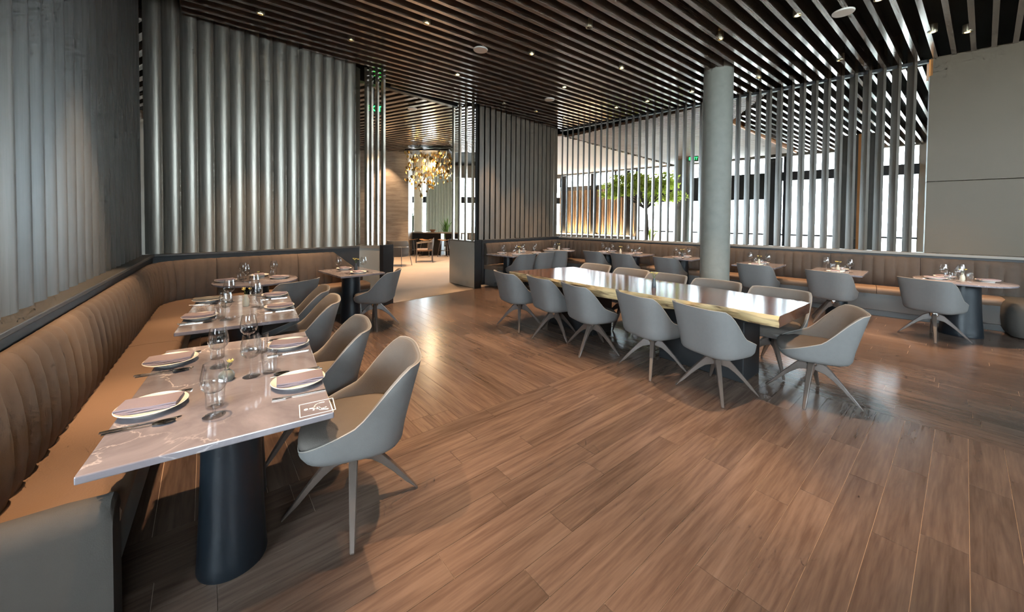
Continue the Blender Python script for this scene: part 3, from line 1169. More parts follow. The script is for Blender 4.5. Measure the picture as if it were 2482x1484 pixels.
def make_chair():
    """local +x = facing direction; the back is at -x"""
    t = thing('armchair', 'grey', 'chair')
    n = 56
    outer_rows, rim_rows, inner_rows = [], [], []
    cols = []
    for k in range(n):
        th = 2 * PI * k / n          # 0 = front, pi = back
        ab = abs(((th + PI) % (2 * PI)) - PI)   # 0 front .. pi back
        deg = math.degrees(ab)
        f = smooth((deg - 38) / (150 - 38))
        f = 0.55 * min(max((deg - 32) / (130 - 32), 0), 1) + 0.45 * smooth((deg - 88) / (130 - 88))
        h = 0.415 + (0.785 - 0.415) * f
        ux, uy = sup(th, 0.298, 0.282, 3.4)

        def P(sc_, z):
            v = (z - 0.36) / 0.43
            g = 0.84 + 0.16 * min(1, max(v, 0)) ** 0.8
            lean = -0.055 * max(0, (z - 0.45) / 0.34) ** 1.2
            return (ux * g * sc_ + lean, uy * g * sc_, z)
        th_ = 0.965 if deg < 60 else 0.90
        row = [P(0.0, 0.352), P(0.55, 0.352), P(0.86, 0.358), P(0.955, 0.372), P(0.995, 0.395)]
        for i in range(1, 6):
            row.append(P(1.0, 0.395 + (h - 0.012 - 0.395) * i / 5))
        row += [P(0.992, h - 0.003), P(0.965, h), P(0.93, h - 0.004), P(0.905, h - 0.016)]
        for i in range(1, 5):
            z = (h - 0.016) + (0.40 - (h - 0.016)) * i / 4
            row.append(P(0.895, z))
        cols.append(row)
    mb = MB()
    mb.grid([c[1:] for c in cols], close_u=True)
    # bottom pan
    o0 = len(mb.v)
    mb.v.append((0, 0, 0.350))
    nc = len(cols[0]) - 1
    for k in range(n):
        mb.f.append((o0, ((k + 1) % n) * nc, k * nc))
        mb.mi.append(0)
    # faces of the inner lining get the inner fabric
    nr = nc - 1
    for fi in range(n * nr):
        if fi % nr >= 11:
            mb.mi[fi] = 1
    mb.obj('shell', ['chair_fabric', 'chair_inner'], t, smooth=60)
    # piping seam round the rim
    pts = [Vector(c[10]) + Vector((0, 0, 0.001)) for c in cols]
    rows = []
    for k in range(n):
        tg = (pts[(k + 1) % n] - pts[k - 1]).normalized()
        rad = Vector((pts[k].x, pts[k].y, 0)).normalized()
        up = rad.cross(tg).normalized()
        rows.append([tuple(pts[k] + (rad * math.cos(a) + up * math.sin(a)) * 0.0035) for a in (0, PI / 2, PI, 3 * PI / 2)])
    MB().grid(rows, close_u=True, close_v=True).obj('piping', 'piping', t, smooth=80)
    # seat cushion
    rows = []
    for sc_, z in ((0.74, 0.385), (0.765, 0.41), (0.775, 0.435), (0.765, 0.458), (0.735, 0.472), (0.64, 0.478), (0.3, 0.480), (0.0, 0.480)):
        r_ = []
        for k in range(n):
            th = 2 * PI * k / n
            ux, uy = sup(th, 0.298, 0.282, 3.4)
            fx = 1.14 if ux > 0 else 1.0
            r_.append((ux * sc_ * (1.0 + (fx - 1.0) * max(0, math.cos(th))), uy * sc_, z - (0.008 if ux > 0.15 else 0) * (sc_ > 0.5)))
        rows.append(r_)
    c_ = MB().grid(rows, close_v=True)
    c_.f.append(tuple(range(n))[::-1])
    c_.mi.append(0)
    c_.obj('seat', 'chair_inner', t, smooth=50)
    MB().lathe([(0.045, 0.285), (0.05, 0.30), (0.05, 0.335), (0.03, 0.336), (0.03, 0.358)], 16).obj('swivel', 'chrome', t, smooth=40)
    for q in range(4):
        a = PI / 4 + q * PI / 2
        rows = []
        for u_, zt, hh, ww in ((0.0, 0.325, 0.075, 0.046), (0.05, 0.322, 0.085, 0.044), (0.09, 0.300, 0.075, 0.042), (0.14, 0.245, 0.058, 0.038), (0.20, 0.175, 0.046, 0.033), (0.26, 0.100, 0.038, 0.028), (0.328, 0.010, 0.010, 0.022)):
            cx_, sx_ = math.cos(a), math.sin(a)
            r_ = []
            for w_, z in ((-ww / 2, zt - hh), (-ww / 2, zt), (ww / 2, zt), (ww / 2, zt - hh)):
                r_.append((u_ * cx_ - w_ * sx_, u_ * sx_ + w_ * cx_, max(z, 0.0)))
            rows.append(r_)
        mb = MB().grid(rows, close_v=True)
        mb.f += [(0, 1, 2, 3), tuple(range(len(mb.v) - 4, len(mb.v)))[::-1]]
        mb.mi += [0, 0]
        mb.obj('leg', 'chair_wood', t, smooth=35, bevel=0.004, seg=1)
    return t


CH = Kind(make_chair())
G_LONG = 'armchairs round the long timber table'
G_LEFT = 'armchairs at the left banquette tables'
G_RIGHT = 'armchairs along the right banquette'
chairs = [
    (-0.82, 1.93, 202, 'grey tub armchair nearest the camera beside the marble table with wheelchair symbol', G_LEFT),
    (-1.28, 2.43, 207, 'grey tub armchair at the far chair-side place of the nearest marble table', G_LEFT),
    (-1.84, 3.20, 207, 'grey tub armchair at the nearer place of the second left marble table', G_LEFT),
    (-2.17, 3.68, 207, 'grey tub armchair at the farther place of the second left marble table', G_LEFT),
    (-2.66, 4.36, 160, 'grey tub armchair at the round marble table in the left corner', G_LEFT),
    (-1.90, 5.17, 180, 'grey tub armchair at the square table beside the left doorway pier', G_LEFT),
    (0.115, 5.23, 31, 'grey armchair on the near long side of the timber table, closest to the doorway', G_LONG),
    (0.56, 4.80, 27, 'grey armchair, second from the doorway on the near side of the timber table', G_LONG),
    (0.936, 4.29, 21, 'grey armchair in the middle of the near side of the timber table', G_LONG),
    (1.435, 3.755, 23, 'grey armchair, fourth from the doorway on the near side of the timber table', G_LONG),
    (1.815, 3.27, 25, 'grey armchair on the near side of the timber table, closest to its light end', G_LONG),
    (2.58, 3.17, 150, 'grey armchair standing at the near end of the long timber table', G_LONG),
    (1.20, 5.88, 222, 'armchair on the far side of the timber table, closest to the doorway', G_LONG),
    (1.59, 5.31, 222, 'armchair, second from the doorway on the far side of the timber table', G_LONG),
    (1.91, 4.84, 222, 'armchair behind the timber table beyond the grey bud vase', G_LONG),
    (2.30, 4.33, 222, 'armchair behind the timber table in front of the concrete column', G_LONG),
    (2.68, 3.80, 222, 'armchair on the far side of the timber table, nearest its right end', G_LONG),
    (0.16, 8.04, 137, 'grey armchair nearer the doorway at the table before the tan banquette', G_RIGHT),
    (0.62, 8.50, 137, 'grey armchair farther from the doorway at the table before the tan banquette', G_RIGHT),
    (1.07, 9.02, 80, 'grey armchair at the small round table in the far corner', G_RIGHT),
    (2.06, 8.86, 38, 'grey armchair at the left half of the far double table', G_RIGHT),
    (2.56, 8.28, 36, 'grey armchair at the right half of the far double table', G_RIGHT),
    (3.22, 7.50, 34, 'grey armchair at the table just left of the concrete column', G_RIGHT),
    (4.28, 6.42, 32, 'grey armchair at the table just right of the concrete column', G_RIGHT),
    (4.84, 5.60, 30, 'grey armchair at the square table second from the right edge', G_RIGHT),
    (5.53, 4.86, 18, 'grey armchair at the round table at the far right', G_RIGHT),
]
# heading of one leg of each star base (the seats swivel freely above them)
BASE = {0: 22, 6: 88, 7: 22, 8: 53, 9: 66, 10: 70, 11: 43}
for i, (x, y, hd_, lb, gp) in enumerate(chairs):
    o = CH.put((x, y, 0.0), R(hd_), lb, gp)
    for ch_ in o.children:
        if ch_.name.split('.')[0] == 'leg':
            ch_.rotation_euler = (0, 0, R(BASE.get(i, 20 + 37 * i % 90) - hd_ - 45))

# ------------------------------------------------------------------ tables


def table(name, label, c, rz, lx, ly, rnd=False, r_ped=0.15, group='marble restaurant tables', offs=(0.0,)):
    t = thing(name, label, 'table', (c[0], c[1], 0), rz, group)
    th = 0.026
    if rnd:
        MB().lathe([(lx - 0.006, ZT - th), (lx, ZT - th + 0.005), (lx, ZT - 0.005), (lx - 0.006, ZT)], 64).obj('tabletop', 'marble', t, smooth=40)
    else:
        MB().box((0, 0, ZT - th / 2), (lx, ly, th)).obj('tabletop', 'marble', t, bevel=0.004)
    for ox in offs:
        pr = [(r_ped * 1.16, 0.0), (r_ped * 1.18, 0.012), (r_ped * 1.15, 0.06), (r_ped * 1.07, 0.25), (r_ped * 1.0, 0.48), (r_ped * 0.97, ZT - th - 0.02), (r_ped * 1.2, ZT - th - 0.014), (r_ped * 1.2, ZT - th)]
        MB().lathe(pr, 40).obj('pedestal', 'pedestal', t, loc=(ox, 0, 0), smooth=40)
    return t


T1 = table('dining_table', 'nearest brown marble table with a white wheelchair symbol on its corner', (-1.339, 1.796), R(123.6), 1.255, 0.70, r_ped=0.108, offs=(-0.22, 0.22))
T2 = table('dining_table', 'second brown marble table along the left banquette, behind the nearest one', (-2.29, 3.177), R(124.5), 1.26, 0.725, r_ped=0.108, offs=(-0.22, 0.22))
T3 = table('round_table', 'round marble table set in the left banquette corner', (-3.15, 4.60), 0, 0.44, 0, rnd=True, r_ped=0.13)
T4 = table('dining_table', 'square marble table beside the left doorway pier', (-2.33, 5.40), R(-44), 0.845, 0.62, r_ped=0.125)
T5 = table('dining_table', 'marble table in front of the tan banquette right of the doorway', (0.17, 8.50), R(47), 1.30, 0.80, offs=(-0.36, 0.36), r_ped=0.11)
T6 = table('round_table', 'small round table in the far banquette corner', (1.22, 9.66), 0, 0.42, 0, rnd=True, r_ped=0.13)
T7 = table('dining_table', 'double marble table before the far end of the right banquette', (2.58, 8.85), R(-46), 1.36, 0.68, offs=(-0.36, 0.36), r_ped=0.11)
T8 = table('dining_table', 'marble table just left of the concrete column', (3.60, 7.87), R(-46), 0.66, 0.74, r_ped=0.12)
T9 = table('dining_table', 'marble table just right of the concrete column', (4.46, 6.72), R(-47), 0.66, 0.80, r_ped=0.12)
T10 = table('dining_table', 'square marble table second from the right edge of the room', (5.15, 5.88), R(-48), 0.64, 0.82, r_ped=0.12)
T11 = table('round_table', 'round marble table at the far right with a flared dark pedestal', (6.08, 5.02), 0, 0.46, 0, rnd=True, r_ped=0.17)

# accessibility sign printed on the corner of the nearest table
sg = MB()


def stroke(pts, wd, z=ZT + 0.0006):
    for (ax, ay), (bx_, by_) in zip(pts[:-1], pts[1:]):
        d = Vector((bx_ - ax, by_ - ay))
        if d.length < 1e-6:
            continue
        mx_, my_ = (ax + bx_) / 2, (ay + by_) / 2
        sg.box((mx_, my_, z), (d.length + wd * 0.6, wd, 0.0008), math.atan2(d.y, d.x))


# sign frame: local axes u (towards the chair side) and v
so = Vector((-0.785, 1.50))
su, sv = D(31.0), D(121.0)
inv = Matrix.Rotation(-R(123.6), 2)


def tl(p):
    q_ = inv @ (Vector(p) - Vector((-1.339, 1.796)))
    return (q_.x, q_.y)


def uv(u_, v_):
    return tl(so + su * u_ + sv * v_)


stroke([uv(-0.062, -0.056), uv(0.062, -0.056), uv(0.062, 0.056), uv(-0.062, 0.056), uv(-0.062, -0.056)], 0.0035)
# figure lies with its head towards the banquette (-u)
hp = uv(-0.040, 0.002)
sg.lathe([(0.0075, ZT + 0.0002), (0.0075, ZT + 0.001)], 14, M=Matrix.Translation((hp[0], hp[1], 0)))
stroke([uv(-0.026, 0.002), uv(0.006, -0.003), uv(0.010, -0.024), uv(0.036, -0.034)], 0.0075)
stroke([uv(-0.012, 0.0), uv(-0.014, -0.018)], 0.006)
arc = []
for i in range(15):
    a = R(70 + 230 * i / 14)
    arc.append(uv(0.018 + 0.027 * math.cos(a), 0.010 + 0.027 * math.sin(a)))
stroke(arc, 0.006)
sg.obj('wheelchair_symbol', 'sign_white', T1)['label'] = 'white printed wheelchair symbol in a square outline'

# live-edge timber table
LEc = Vector((1.497, 4.561))
ang = R(-51.5)
t = thing('timber_table', 'long live-edge timber slab table with ten grey chairs', 'table', (LEc.x, LEc.y, 0), ang)
rot = Matrix.Rotation(-ang, 2)


def loc2(p):
    q_ = rot @ (Vector(p) - LEc)
    return Vector((q_.x, q_.y))


cA, cB, cC, cDd = [loc2(p) for p in ((-0.037, 5.534), (2.19, 3.029), (2.844, 3.543), (0.992, 6.138))]
nE = 60
top_f, bot_f, top_b, bot_b = [], [], [], []
for i in range(nE + 1):
    u_ = i / nE
    wv = 0.018 * math.sin(9 * u_ + 0.6) + 0.010 * math.sin(23 * u_) + 0.006 * math.sin(51 * u_ + 1)
    wb_ = 0.020 * math.sin(7 * u_ + 2) + 0.010 * math.sin(19 * u_ + 1)
    f_ = cA.lerp(cB, u_)
    b_ = cDd.lerp(cC, u_)
    dep = 0.104 + 0.016 * math.sin(11 * u_ + 1.2) + 0.008 * math.sin(29 * u_)
    top_f.append((f_.x, f_.y + wv * 0.4, ZT))
    bot_f.append((f_.x, f_.y + wv * 1.6 + 0.006 + 0.012 * math.sin(37 * u_), ZT - dep))
    top_b.append((b_.x, b_.y + wb_, ZT))
    bot_b.append((b_.x, b_.y + wb_ * 1.4 - 0.03, ZT - dep))


def midrow(a, b_, k, out, jit):
    return [tuple(Vector(p) * (1 - k) + Vector(q_) * k + Vector((0, out + jit * math.sin(17 * i * 0.31 + k * 9) * 0.008, 0))) for i, (p, q_) in enumerate(zip(a, b_))]


sl = MB()
f1 = midrow(top_f, bot_f, 0.3, -0.016, 1)
f2 = midrow(top_f, bot_f, 0.7, -0.008, 1.5)
rows = [bot_b, top_b, top_f, f1, f2, bot_f]
sl.grid(rows, close_u=True)
for fi in range(len(sl.f)):
    if fi // nE in (2, 3, 4):
        sl.mi[fi] = 1
    if fi // nE == 0:
        sl.mi[fi] = 1
nc = nE + 1
sl.f.append(tuple(k * nc for k in range(6)))
sl.f.append(tuple(k * nc + nE for k in range(6))[::-1])
sl.mi += [0, 0]
sl.obj('slab', ['slab_top', 'live_edge'], t, smooth=45)
for sgn in (-1, 1):
    MB().prism([(-0.42, -0.20), (0.42, -0.20), (0.42, 0.20), (-0.42, 0.20)], 0.0, ZT - 0.11).obj('plinth', 'black_panel', t, loc=(sgn * 0.88, 0, 0), bevel=0.01)
MB().box((0, 0, ZT - 0.125), (2.7, 0.5, 0.05)).obj('under_frame', 'black_panel', t)

# ------------------------------------------------------------------ tableware prototypes


def plate_proto():
    p = MB().lathe([(0.0, 0.006), (0.054, 0.006), (0.056, 0.0), (0.063, 0.0), (0.068, 0.008), (0.092, 0.012), (0.106, 0.019), (0.111, 0.023), (0.109, 0.025), (0.092, 0.0165), (0.074, 0.0125), (0.0, 0.012)], 40).obj('plate', 'porcelain', smooth=40)
    return Kind(tag(p, 'plate', 'plate'))


def napkin_proto(mat):
    mb = MB()
    # folded cloth: three soft layers stacked with a fold along one side
    for i, (dx, dy, lx, ly, z, h) in enumerate(((0, 0, 0.172, 0.108, 0.0, 0.006), (0.002, 0.003, 0.180, 0.105, 0.0062, 0.006), (-0.001, 0.005, 0.186, 0.102, 0.0124, 0.006))):
        rows = []
        for k, (s_, zz) in enumerate(((0.985, 0.0), (1.0, h * 0.3), (1.0, h * 0.75), (0.985, h))):
            row = []
            nn_ = 9
            for e in range(4):
                for q_ in range(nn_):
                    u_ = q_ / nn_
                    if e == 0:
                        x, y = -1 + 2 * u_, -1
                    elif e == 1:
                        x, y = 1, -1 + 2 * u_
                    elif e == 2:
                        x, y = 1 - 2 * u_, 1
                    else:
                        x, y = -1, 1 - 2 * u_
                    wob = 0.0015 * math.sin(x * 4 + i * 2) + 0.001 * math.sin(y * 5 + i)
                    row.append((dx + x * lx / 2 * s_, dy + y * ly / 2 * s_, z + zz + wob + 0.002))
            rows.append(row)
        mb.grid(rows, close_v=True)
        o_ = len(mb.v)
        mb.f += [tuple(range(o_ - 36, o_)), tuple(range(o_ - 144, o_ - 108))[::-1]]
        mb.mi += [0, 0]
    return Kind(tag(mb.obj('napkin', mat, smooth=50), 'napkin', 'napkin'))


def wine_proto():
    t = thing('wine_glass', 'glass', 'glass')
    w_ = 0.0016
    outer = [(0.0, 0.0), (0.036, 0.0), (0.037, 0.0015), (0.030, 0.003), (0.008, 0.006), (0.0045, 0.012), (0.004, 0.05), (0.004, 0.082), (0.007, 0.090)]
    MB().lathe(outer, 24).obj('stem', 'drinking_glass', t, smooth=50)
    bo = [(0.0, 0.088), (0.008, 0.0895), (0.026, 0.097), (0.039, 0.113), (0.0445, 0.132), (0.043, 0.155), (0.037, 0.185), (0.0335, 0.205)]
    bi = [(r_ - w_, z) for r_, z in bo[::-1][:-2]] + [(0.008, 0.0925), (0.0, 0.092)]
    MB().lathe(bo + bi, 28, cap=False).obj('bowl', 'drinking_glass', t, smooth=60)
    return Kind(t)


def tumbler_proto():
    o_ = MB().lathe([(0.0, 0.0), (0.028, 0.0), (0.030, 0.003), (0.036, 0.105), (0.0345, 0.105), (0.0285, 0.012), (0.0, 0.011)], 28, cap=False).obj('tumbler', 'drinking_glass', smooth=50)
    return Kind(tag(o_, 'tumbler', 'glass'))


def knife_proto():
    mb = MB()
    mb.prism([(-0.11, -0.006), (-0.01, -0.0045), (-0.01, 0.0045), (-0.11, 0.006)], 0.001, 0.006)
    mb.prism([(-0.01, -0.004), (0.085, -0.010), (0.105, -0.006), (0.112, 0.004), (-0.01, 0.0045)], 0.002, 0.0038)
    return Kind(tag(mb.obj('knife', 'cutlery', bevel=0.001, seg=1), 'knife', 'knife'))


def fork_proto():
    mb = MB()
    mb.prism([(-0.10, -0.0055), (0.03, -0.0035), (0.03, 0.0035), (-0.10, 0.0055)], 0.001, 0.004)
    mb.prism([(0.03, -0.004), (0.052, -0.0115), (0.062, -0.0115), (0.062, 0.0115), (0.052, 0.0115), (0.03, 0.004)], 0.0015, 0.004)
    for k in range(4):
        y = -0.0098 + k * 0.00653
        mb.prism([(0.061, y - 0.0017), (0.102, y - 0.001), (0.102, y + 0.001), (0.061, y + 0.0017)], 0.0015, 0.004)
    return Kind(tag(mb.obj('fork', 'cutlery'), 'fork', 'fork'))


def spoon_proto():
    mb = MB()
    mb.prism([(-0.10, -0.0055), (0.035, -0.003), (0.035, 0.003), (-0.10, 0.0055)], 0.001, 0.004)
    M = Matrix.Translation((0.066, 0, 0.0)) @ Matrix.Diagonal((1.0, 0.62, 1.0, 1.0))
    mb.lathe([(0.0, 0.0008), (0.02, 0.002), (0.032, 0.007), (0.034, 0.008), (0.031, 0.0085), (0.018, 0.004), (0.0, 0.003)], 20, M=M)
    return Kind(tag(mb.obj('spoon', 'cutlery', smooth=50), 'spoon', 'spoon'))


def vase_proto(mat, prof, flower='petal', fh=0.06, n_fl=3, lean=0.02):
    t = thing('bud_vase', 'vase', 'vase')
    MB().lathe(prof, 24).obj('vase_body', mat, t, smooth=50)
    h = prof[-1][1]
    rnd = random.Random(len(prof) + int(fh * 1000) + n_fl)
    for k in range(n_fl):
        a = 2 * PI * k / max(n_fl, 1) + 0.4
        e = Vector((math.cos(a) * lean, math.sin(a) * lean, h + fh * (0.8 + 0.3 * rnd.random())))
        st = MB().tube([(0, 0, h - 0.02), (e.x * 0.4, e.y * 0.4, h + fh * 0.5), tuple(e)], 0.0014, 6).obj('stem', 'leaf', t)
        fb = MB()
        for q_ in range(6):
            b_ = 2 * PI * q_ / 6
            dirv = Vector((math.cos(b_), math.sin(b_), 0.7)).normalized()
            sdv = Vector((-math.sin(b_), math.cos(b_), 0))
            p0_, p2_ = e, e + dirv * 0.019
            m_ = e + dirv * 0.011 + Vector((0, 0, -0.002))
            fb.add([tuple(p0_), tuple(m_ + sdv * 0.008), tuple(p2_ + Vector((0, 0, 0.003))), tuple(m_ - sdv * 0.008), tuple(m_ + Vector((0, 0, -0.003)))], [(0, 1, 2, 3), (0, 4, 1), (1, 4, 2), (2, 4, 3), (3, 4, 0)])
        fb.lathe([(0.0, -0.003), (0.005, 0.0), (0.004, 0.005), (0.0, 0.007)], 8, M=Matrix.Translation(e))
        fb.obj('flower', flower, t)
    return Kind(t)


PLATE, NAP, NAPG, WINE, TUM = plate_proto(), napkin_proto('napkin'), napkin_proto('napkin_grey'), wine_proto(), tumbler_proto()
KNIFE, FORK, SPOON = knife_proto(), fork_proto(), spoon_proto()
V_ROUND = vase_proto('vase_grey', [(0.0, 0.0), (0.022, 0.0), (0.030, 0.012), (0.032, 0.026), (0.024, 0.042), (0.010, 0.050), (0.011, 0.056), (0.007, 0.056)], fh=0.03, n_fl=1, lean=0.015)
V_CREAM = vase_proto('vase_cream', [(0.0, 0.0), (0.020, 0.0), (0.026, 0.015), (0.025, 0.05), (0.014, 0.085), (0.013, 0.10), (0.009, 0.10)], fh=0.05, n_fl=3, lean=0.03)
V_DARK = vase_proto('vase_dark', [(0.0, 0.0), (0.024, 0.0), (0.026, 0.01), (0.022, 0.05), (0.013, 0.10), (0.012, 0.105), (0.009, 0.105)], fh=0.06, n_fl=5, lean=0.035)

GP, GN, GW, GT, GK, GF, GS, GV = ('white plates on the tables', 'folded mauve napkins on the plates', 'wine glasses on the tables', 'water tumblers on the tables', 'table knives', 'table forks', 'table spoons', 'bud vases on the tables')


def setting(pos, away, where, cutlery=True, tumbler=True, napkin=None, glass_at=None, tum_at=None):
    """one place: pos = plate centre (plan), away = heading from the diner to the table middle"""
    z = ZT
    f_, s_ = D(away), D(away - 90)
    p = Vector(pos)
    PLATE.put((p.x, p.y, z), 0, 'white plate under a folded napkin ' + where, GP)
    k = napkin or NAP
    k.put((p.x - f_.x * 0.006, p.y - f_.y * 0.006, z + 0.0125), R(away + random.uniform(-10, 10)), 'folded ' + ('grey' if k is NAPG else 'mauve') + ' napkin on the plate ' + where, GN)
    if cutlery:
        q_ = p + s_ * 0.135
        KNIFE.put((q_.x, q_.y, z), R(away + random.uniform(-3, 3)), 'silver knife beside the plate ' + where, GK)
        q_ = p + s_ * 0.160
        SPOON.put((q_.x, q_.y, z), R(away + random.uniform(-3, 3)), 'silver spoon beside the plate ' + where, GS)
        q_ = p - s_ * 0.135
        FORK.put((q_.x, q_.y, z), R(away + random.uniform(-3, 3)), 'silver fork beside the plate ' + where, GF)
    g_ = Vector(glass_at) if glass_at else p + f_ * 0.17 + s_ * 0.15
    WINE.put((g_.x, g_.y, z), random.uniform(0, 3), 'clear wine glass for the place ' + where, GW)
    if tumbler:
        g_ = Vector(tum_at) if tum_at else p + f_ * 0.13 + s_ * 0.075
        TUM.put((g_.x, g_.y, z), 0, 'clear water tumbler for the place ' + where, GT)


# nearest table
n1t = 'at the nearest marble table, '
setting((-1.787, 1.948), 32, n1t + 'banquette side far', glass_at=(-1.50, 1.90), tum_at=(-1.60, 2.02))
setting((-1.43, 1.475), 32, n1t + 'banquette side near', glass_at=(-1.148, 1.43), tum_at=(-1.20, 1.50))
setting((-1.332, 2.215), 212, n1t + 'chair side far', glass_at=(-1.52, 2.15), tum_at=(-1.425, 2.115))
setting((-0.985, 1.717), 212, n1t + 'chair side near', glass_at=(-1.255, 1.79), tum_at=(-1.20, 1.84))
V_ROUND.put((-1.34, 1.745, ZT), 0.5, 'small round grey bud vase on the nearest marble table', GV)
# second table
n2t = 'at the second left marble table, '
setting((-2.771, 3.388), 33, n2t + 'banquette side far', napkin=NAPG)
setting((-2.365, 2.82), 33, n2t + 'banquette side near')
setting((-2.318, 3.640), 213, n2t + 'chair side far')
setting((-1.975, 3.164), 213, n2t + 'chair side near')
V_CREAM.put((-2.30, 3.22, ZT), 0.2, 'cream bud vase with yellow flowers on the second left marble table', GV)
# round corner table
setting((-3.40, 4.43), 45, 'at the left corner round table, left side', cutlery=False)
setting((-2.94, 4.72), 180, 'at the left corner round table, right side', cutlery=False)
setting((-3.30, 4.86), -60, 'at the left corner round table, wall side', cutlery=False, tumbler=False)
V_ROUND.put((-3.17, 4.65, ZT), 1.4, 'small round bud vase on the left corner round table', GV)
# square table by the pier
setting((-2.52, 5.60), -44, 'at the square pier-side table, banquette side', cutlery=False, tumbler=False)
setting((-2.15, 5.22), 136, 'at the square pier-side table, aisle side', cutlery=True, tumbler=False)
V_DARK.put((-2.30, 5.50, ZT), 0.4, 'slim grey bud vase with one pale flower on the pier-side table', GV)


def far_table(c, rz, lx, ly, nm, seats, vase, tum=True):
    a, b_ = D(math.degrees(rz)), D(math.degrees(rz) + 90)
    c = Vector(c)
    for i, (u_, v_, hd_, nm2) in enumerate(seats):
        p = c + a * u_ * lx / 2 + b_ * v_ * ly / 2
        setting(p, hd_, nm + nm2, cutlery=False, tumbler=tum)
    vase.put((c.x, c.y, ZT), random.uniform(0, 3), ('cream' if vase is V_CREAM else 'grey') + ' bud vase with yellow flowers ' + nm.rstrip(', '), GV)


far_table((0.17, 8.50), R(47), 1.30, 0.80, 'at the tan banquette table, ', ((-0.52, 0.56, -43, 'wall side near'), (0.52, 0.56, -43, 'wall side far'), (-0.52, -0.56, 137, 'aisle side near'), (0.52, -0.56, 137, 'aisle side far')), V_CREAM)
far_table((1.22, 9.66), 0, 0.84, 0.84, 'at the far corner round table, ', ((-0.45, 0.30, -30, 'left side'), (0.45, 0.20, 200, 'right side')), V_CREAM)
far_table((2.58, 8.85), R(-46), 1.36, 0.68, 'at the far double table, ', ((-0.5, 0.56, -136, 'wall side left'), (0.5, 0.56, -136, 'wall side right'), (-0.5, -0.56, 44, 'aisle side left'), (0.5, -0.56, 44, 'aisle side right')), V_CREAM)
far_table((3.60, 7.87), R(-46), 0.66, 0.74, 'at the table left of the column, ', ((0.0, 0.56, -136, 'wall side'), (0.0, -0.56, 44, 'aisle side')), V_DARK)
far_table((4.46, 6.72), R(-47), 0.66, 0.80, 'at the table right of the column, ', ((0.0, 0.56, -137, 'wall side'), (0.0, -0.56, 43, 'aisle side')), V_CREAM)
far_table((5.15, 5.88), R(-48), 0.64, 0.82, 'at the table second from right, ', ((0.0, 0.56, -138, 'wall side'), (0.0, -0.56, 42, 'aisle side')), V_CREAM)
far_table((6.08, 5.02), 0, 0.92, 0.92, 'at the far right round table, ', ((-0.50, 0.25, -30, 'left side'), (0.55, -0.15, 165, 'right side'), (0.15, 0.58, -100, 'wall side')), V_CREAM)
V_DARK.put((1.646, 4.299, ZT), 0.9, 'dark bud vase with yellow blossoms on the long timber table', GV)

# ------------------------------------------------------------------ ceiling lamps and discs


def lamp_proto():
    t = thing('downlight', 'downlight', 'lamp')
    MB().lathe([(0.030, 0.0), (0.046, 0.0), (0.048, 0.006), (0.048, 0.10), (0.040, 0.10), (0.034, 0.03), (0.030, 0.0)], 20, cap=False).obj('trim_ring', 'lamp_trim', t, smooth=40)
    MB().lathe([(0.0, 0.022), (0.033, 0.022), (0.033, 0.028), (0.0, 0.028)], 16, cap=False).obj('lens', 'lamp_glow', t, smooth=40)
    return Kind(t)


LAMP = lamp_proto()
lamps = [(-3.204, 4.778, 'above the left corner table'), (-2.357, 5.461, 'above the pier-side table'), (-1.147, 4.973, 'midway between doorway and camera, left'), (0.278, 5.855, 'in front of the doorway, right'),
         (-0.994, 6.713, 'nearest the lounge doorway'), (1.006, 5.042, 'above the middle of the timber table'), (1.822, 6.361, 'behind the timber table'), (2.911, 5.328, 'left of the column top, nearer the camera'),
         (3.532, 4.708, 'left of the large white disc'), (4.374, 6.726, 'right beside the column top'), (5.184, 5.981, 'above the table second from right'), (6.095, 5.075, 'brightest, above the far right round table'),
         (5.633, 5.083, 'just left of the brightest one'), (4.207, 4.365, 'beside the large white disc'), (-0.199, 8.388, 'above the tan banquette table, left'), (0.545, 8.941, 'above the tan banquette table, right'),
         (0.991, 7.289, 'midway along the back of the room'), (1.285, 9.537, 'above the far corner round table'), (2.352, 8.56, 'above the double table, left'), (2.889, 8.098, 'above the double table, right'), (3.552, 7.481, 'above the table left of the column')]
spot_targets = {}
for i, (x, y, lb) in enumerate(lamps):
    LAMP.put((x, y, ZC - 0.01), 0, 'small recessed ceiling downlight ' + lb, 'recessed downlights')
# lamps of the same rows above and behind the camera's field
for x, y, lb in ((-1.50, 1.50, 'above the nearest marble table'), (-2.45, 3.00, 'above the second left marble table'), (0.35, 2.55, 'above the floor before the camera'), (2.1, 3.0, 'above the near end of the timber table'),
                 (0.9, 1.2, 'above the floor right of the camera'), (-0.6, 0.9, 'above the camera'), (2.6, 1.2, 'above the floor far right'), (-0.55, 3.5, 'above the aisle between the tables')):
    LAMP.put((x, y, ZC - 0.01), 0, 'small recessed ceiling downlight out of view ' + lb, 'recessed downlights')


def spot(x, y, pw, size=46, blend=0.55, col=WARM):
    l = bpy.data.lights.new('downlight_beam', 'SPOT')
    l.energy = pw
    l.spot_size = R(size)
    l.spot_blend = blend
    l.color = col
    l.shadow_soft_size = 0.03
    o_ = bpy.data.objects.new('downlight_beam', l)
    COL.objects.link(o_)
    o_.location = (x, y, ZC - 0.03)
    return o_


for (x, y, lb) in lamps:
    spot(x, y, DOWNLIGHT_W)
for x, y, k in ((-1.50, 1.50, 1.5), (-2.45, 3.00, 1.5), (0.35, 2.55, 1.6), (2.1, 3.0, 1.2), (0.9, 1.2, 0.6), (-0.6, 0.9, 0.5), (2.6, 1.2, 0.5), (-0.55, 3.5, 1.6)):
    spot(x, y, DOWNLIGHT_W * k)


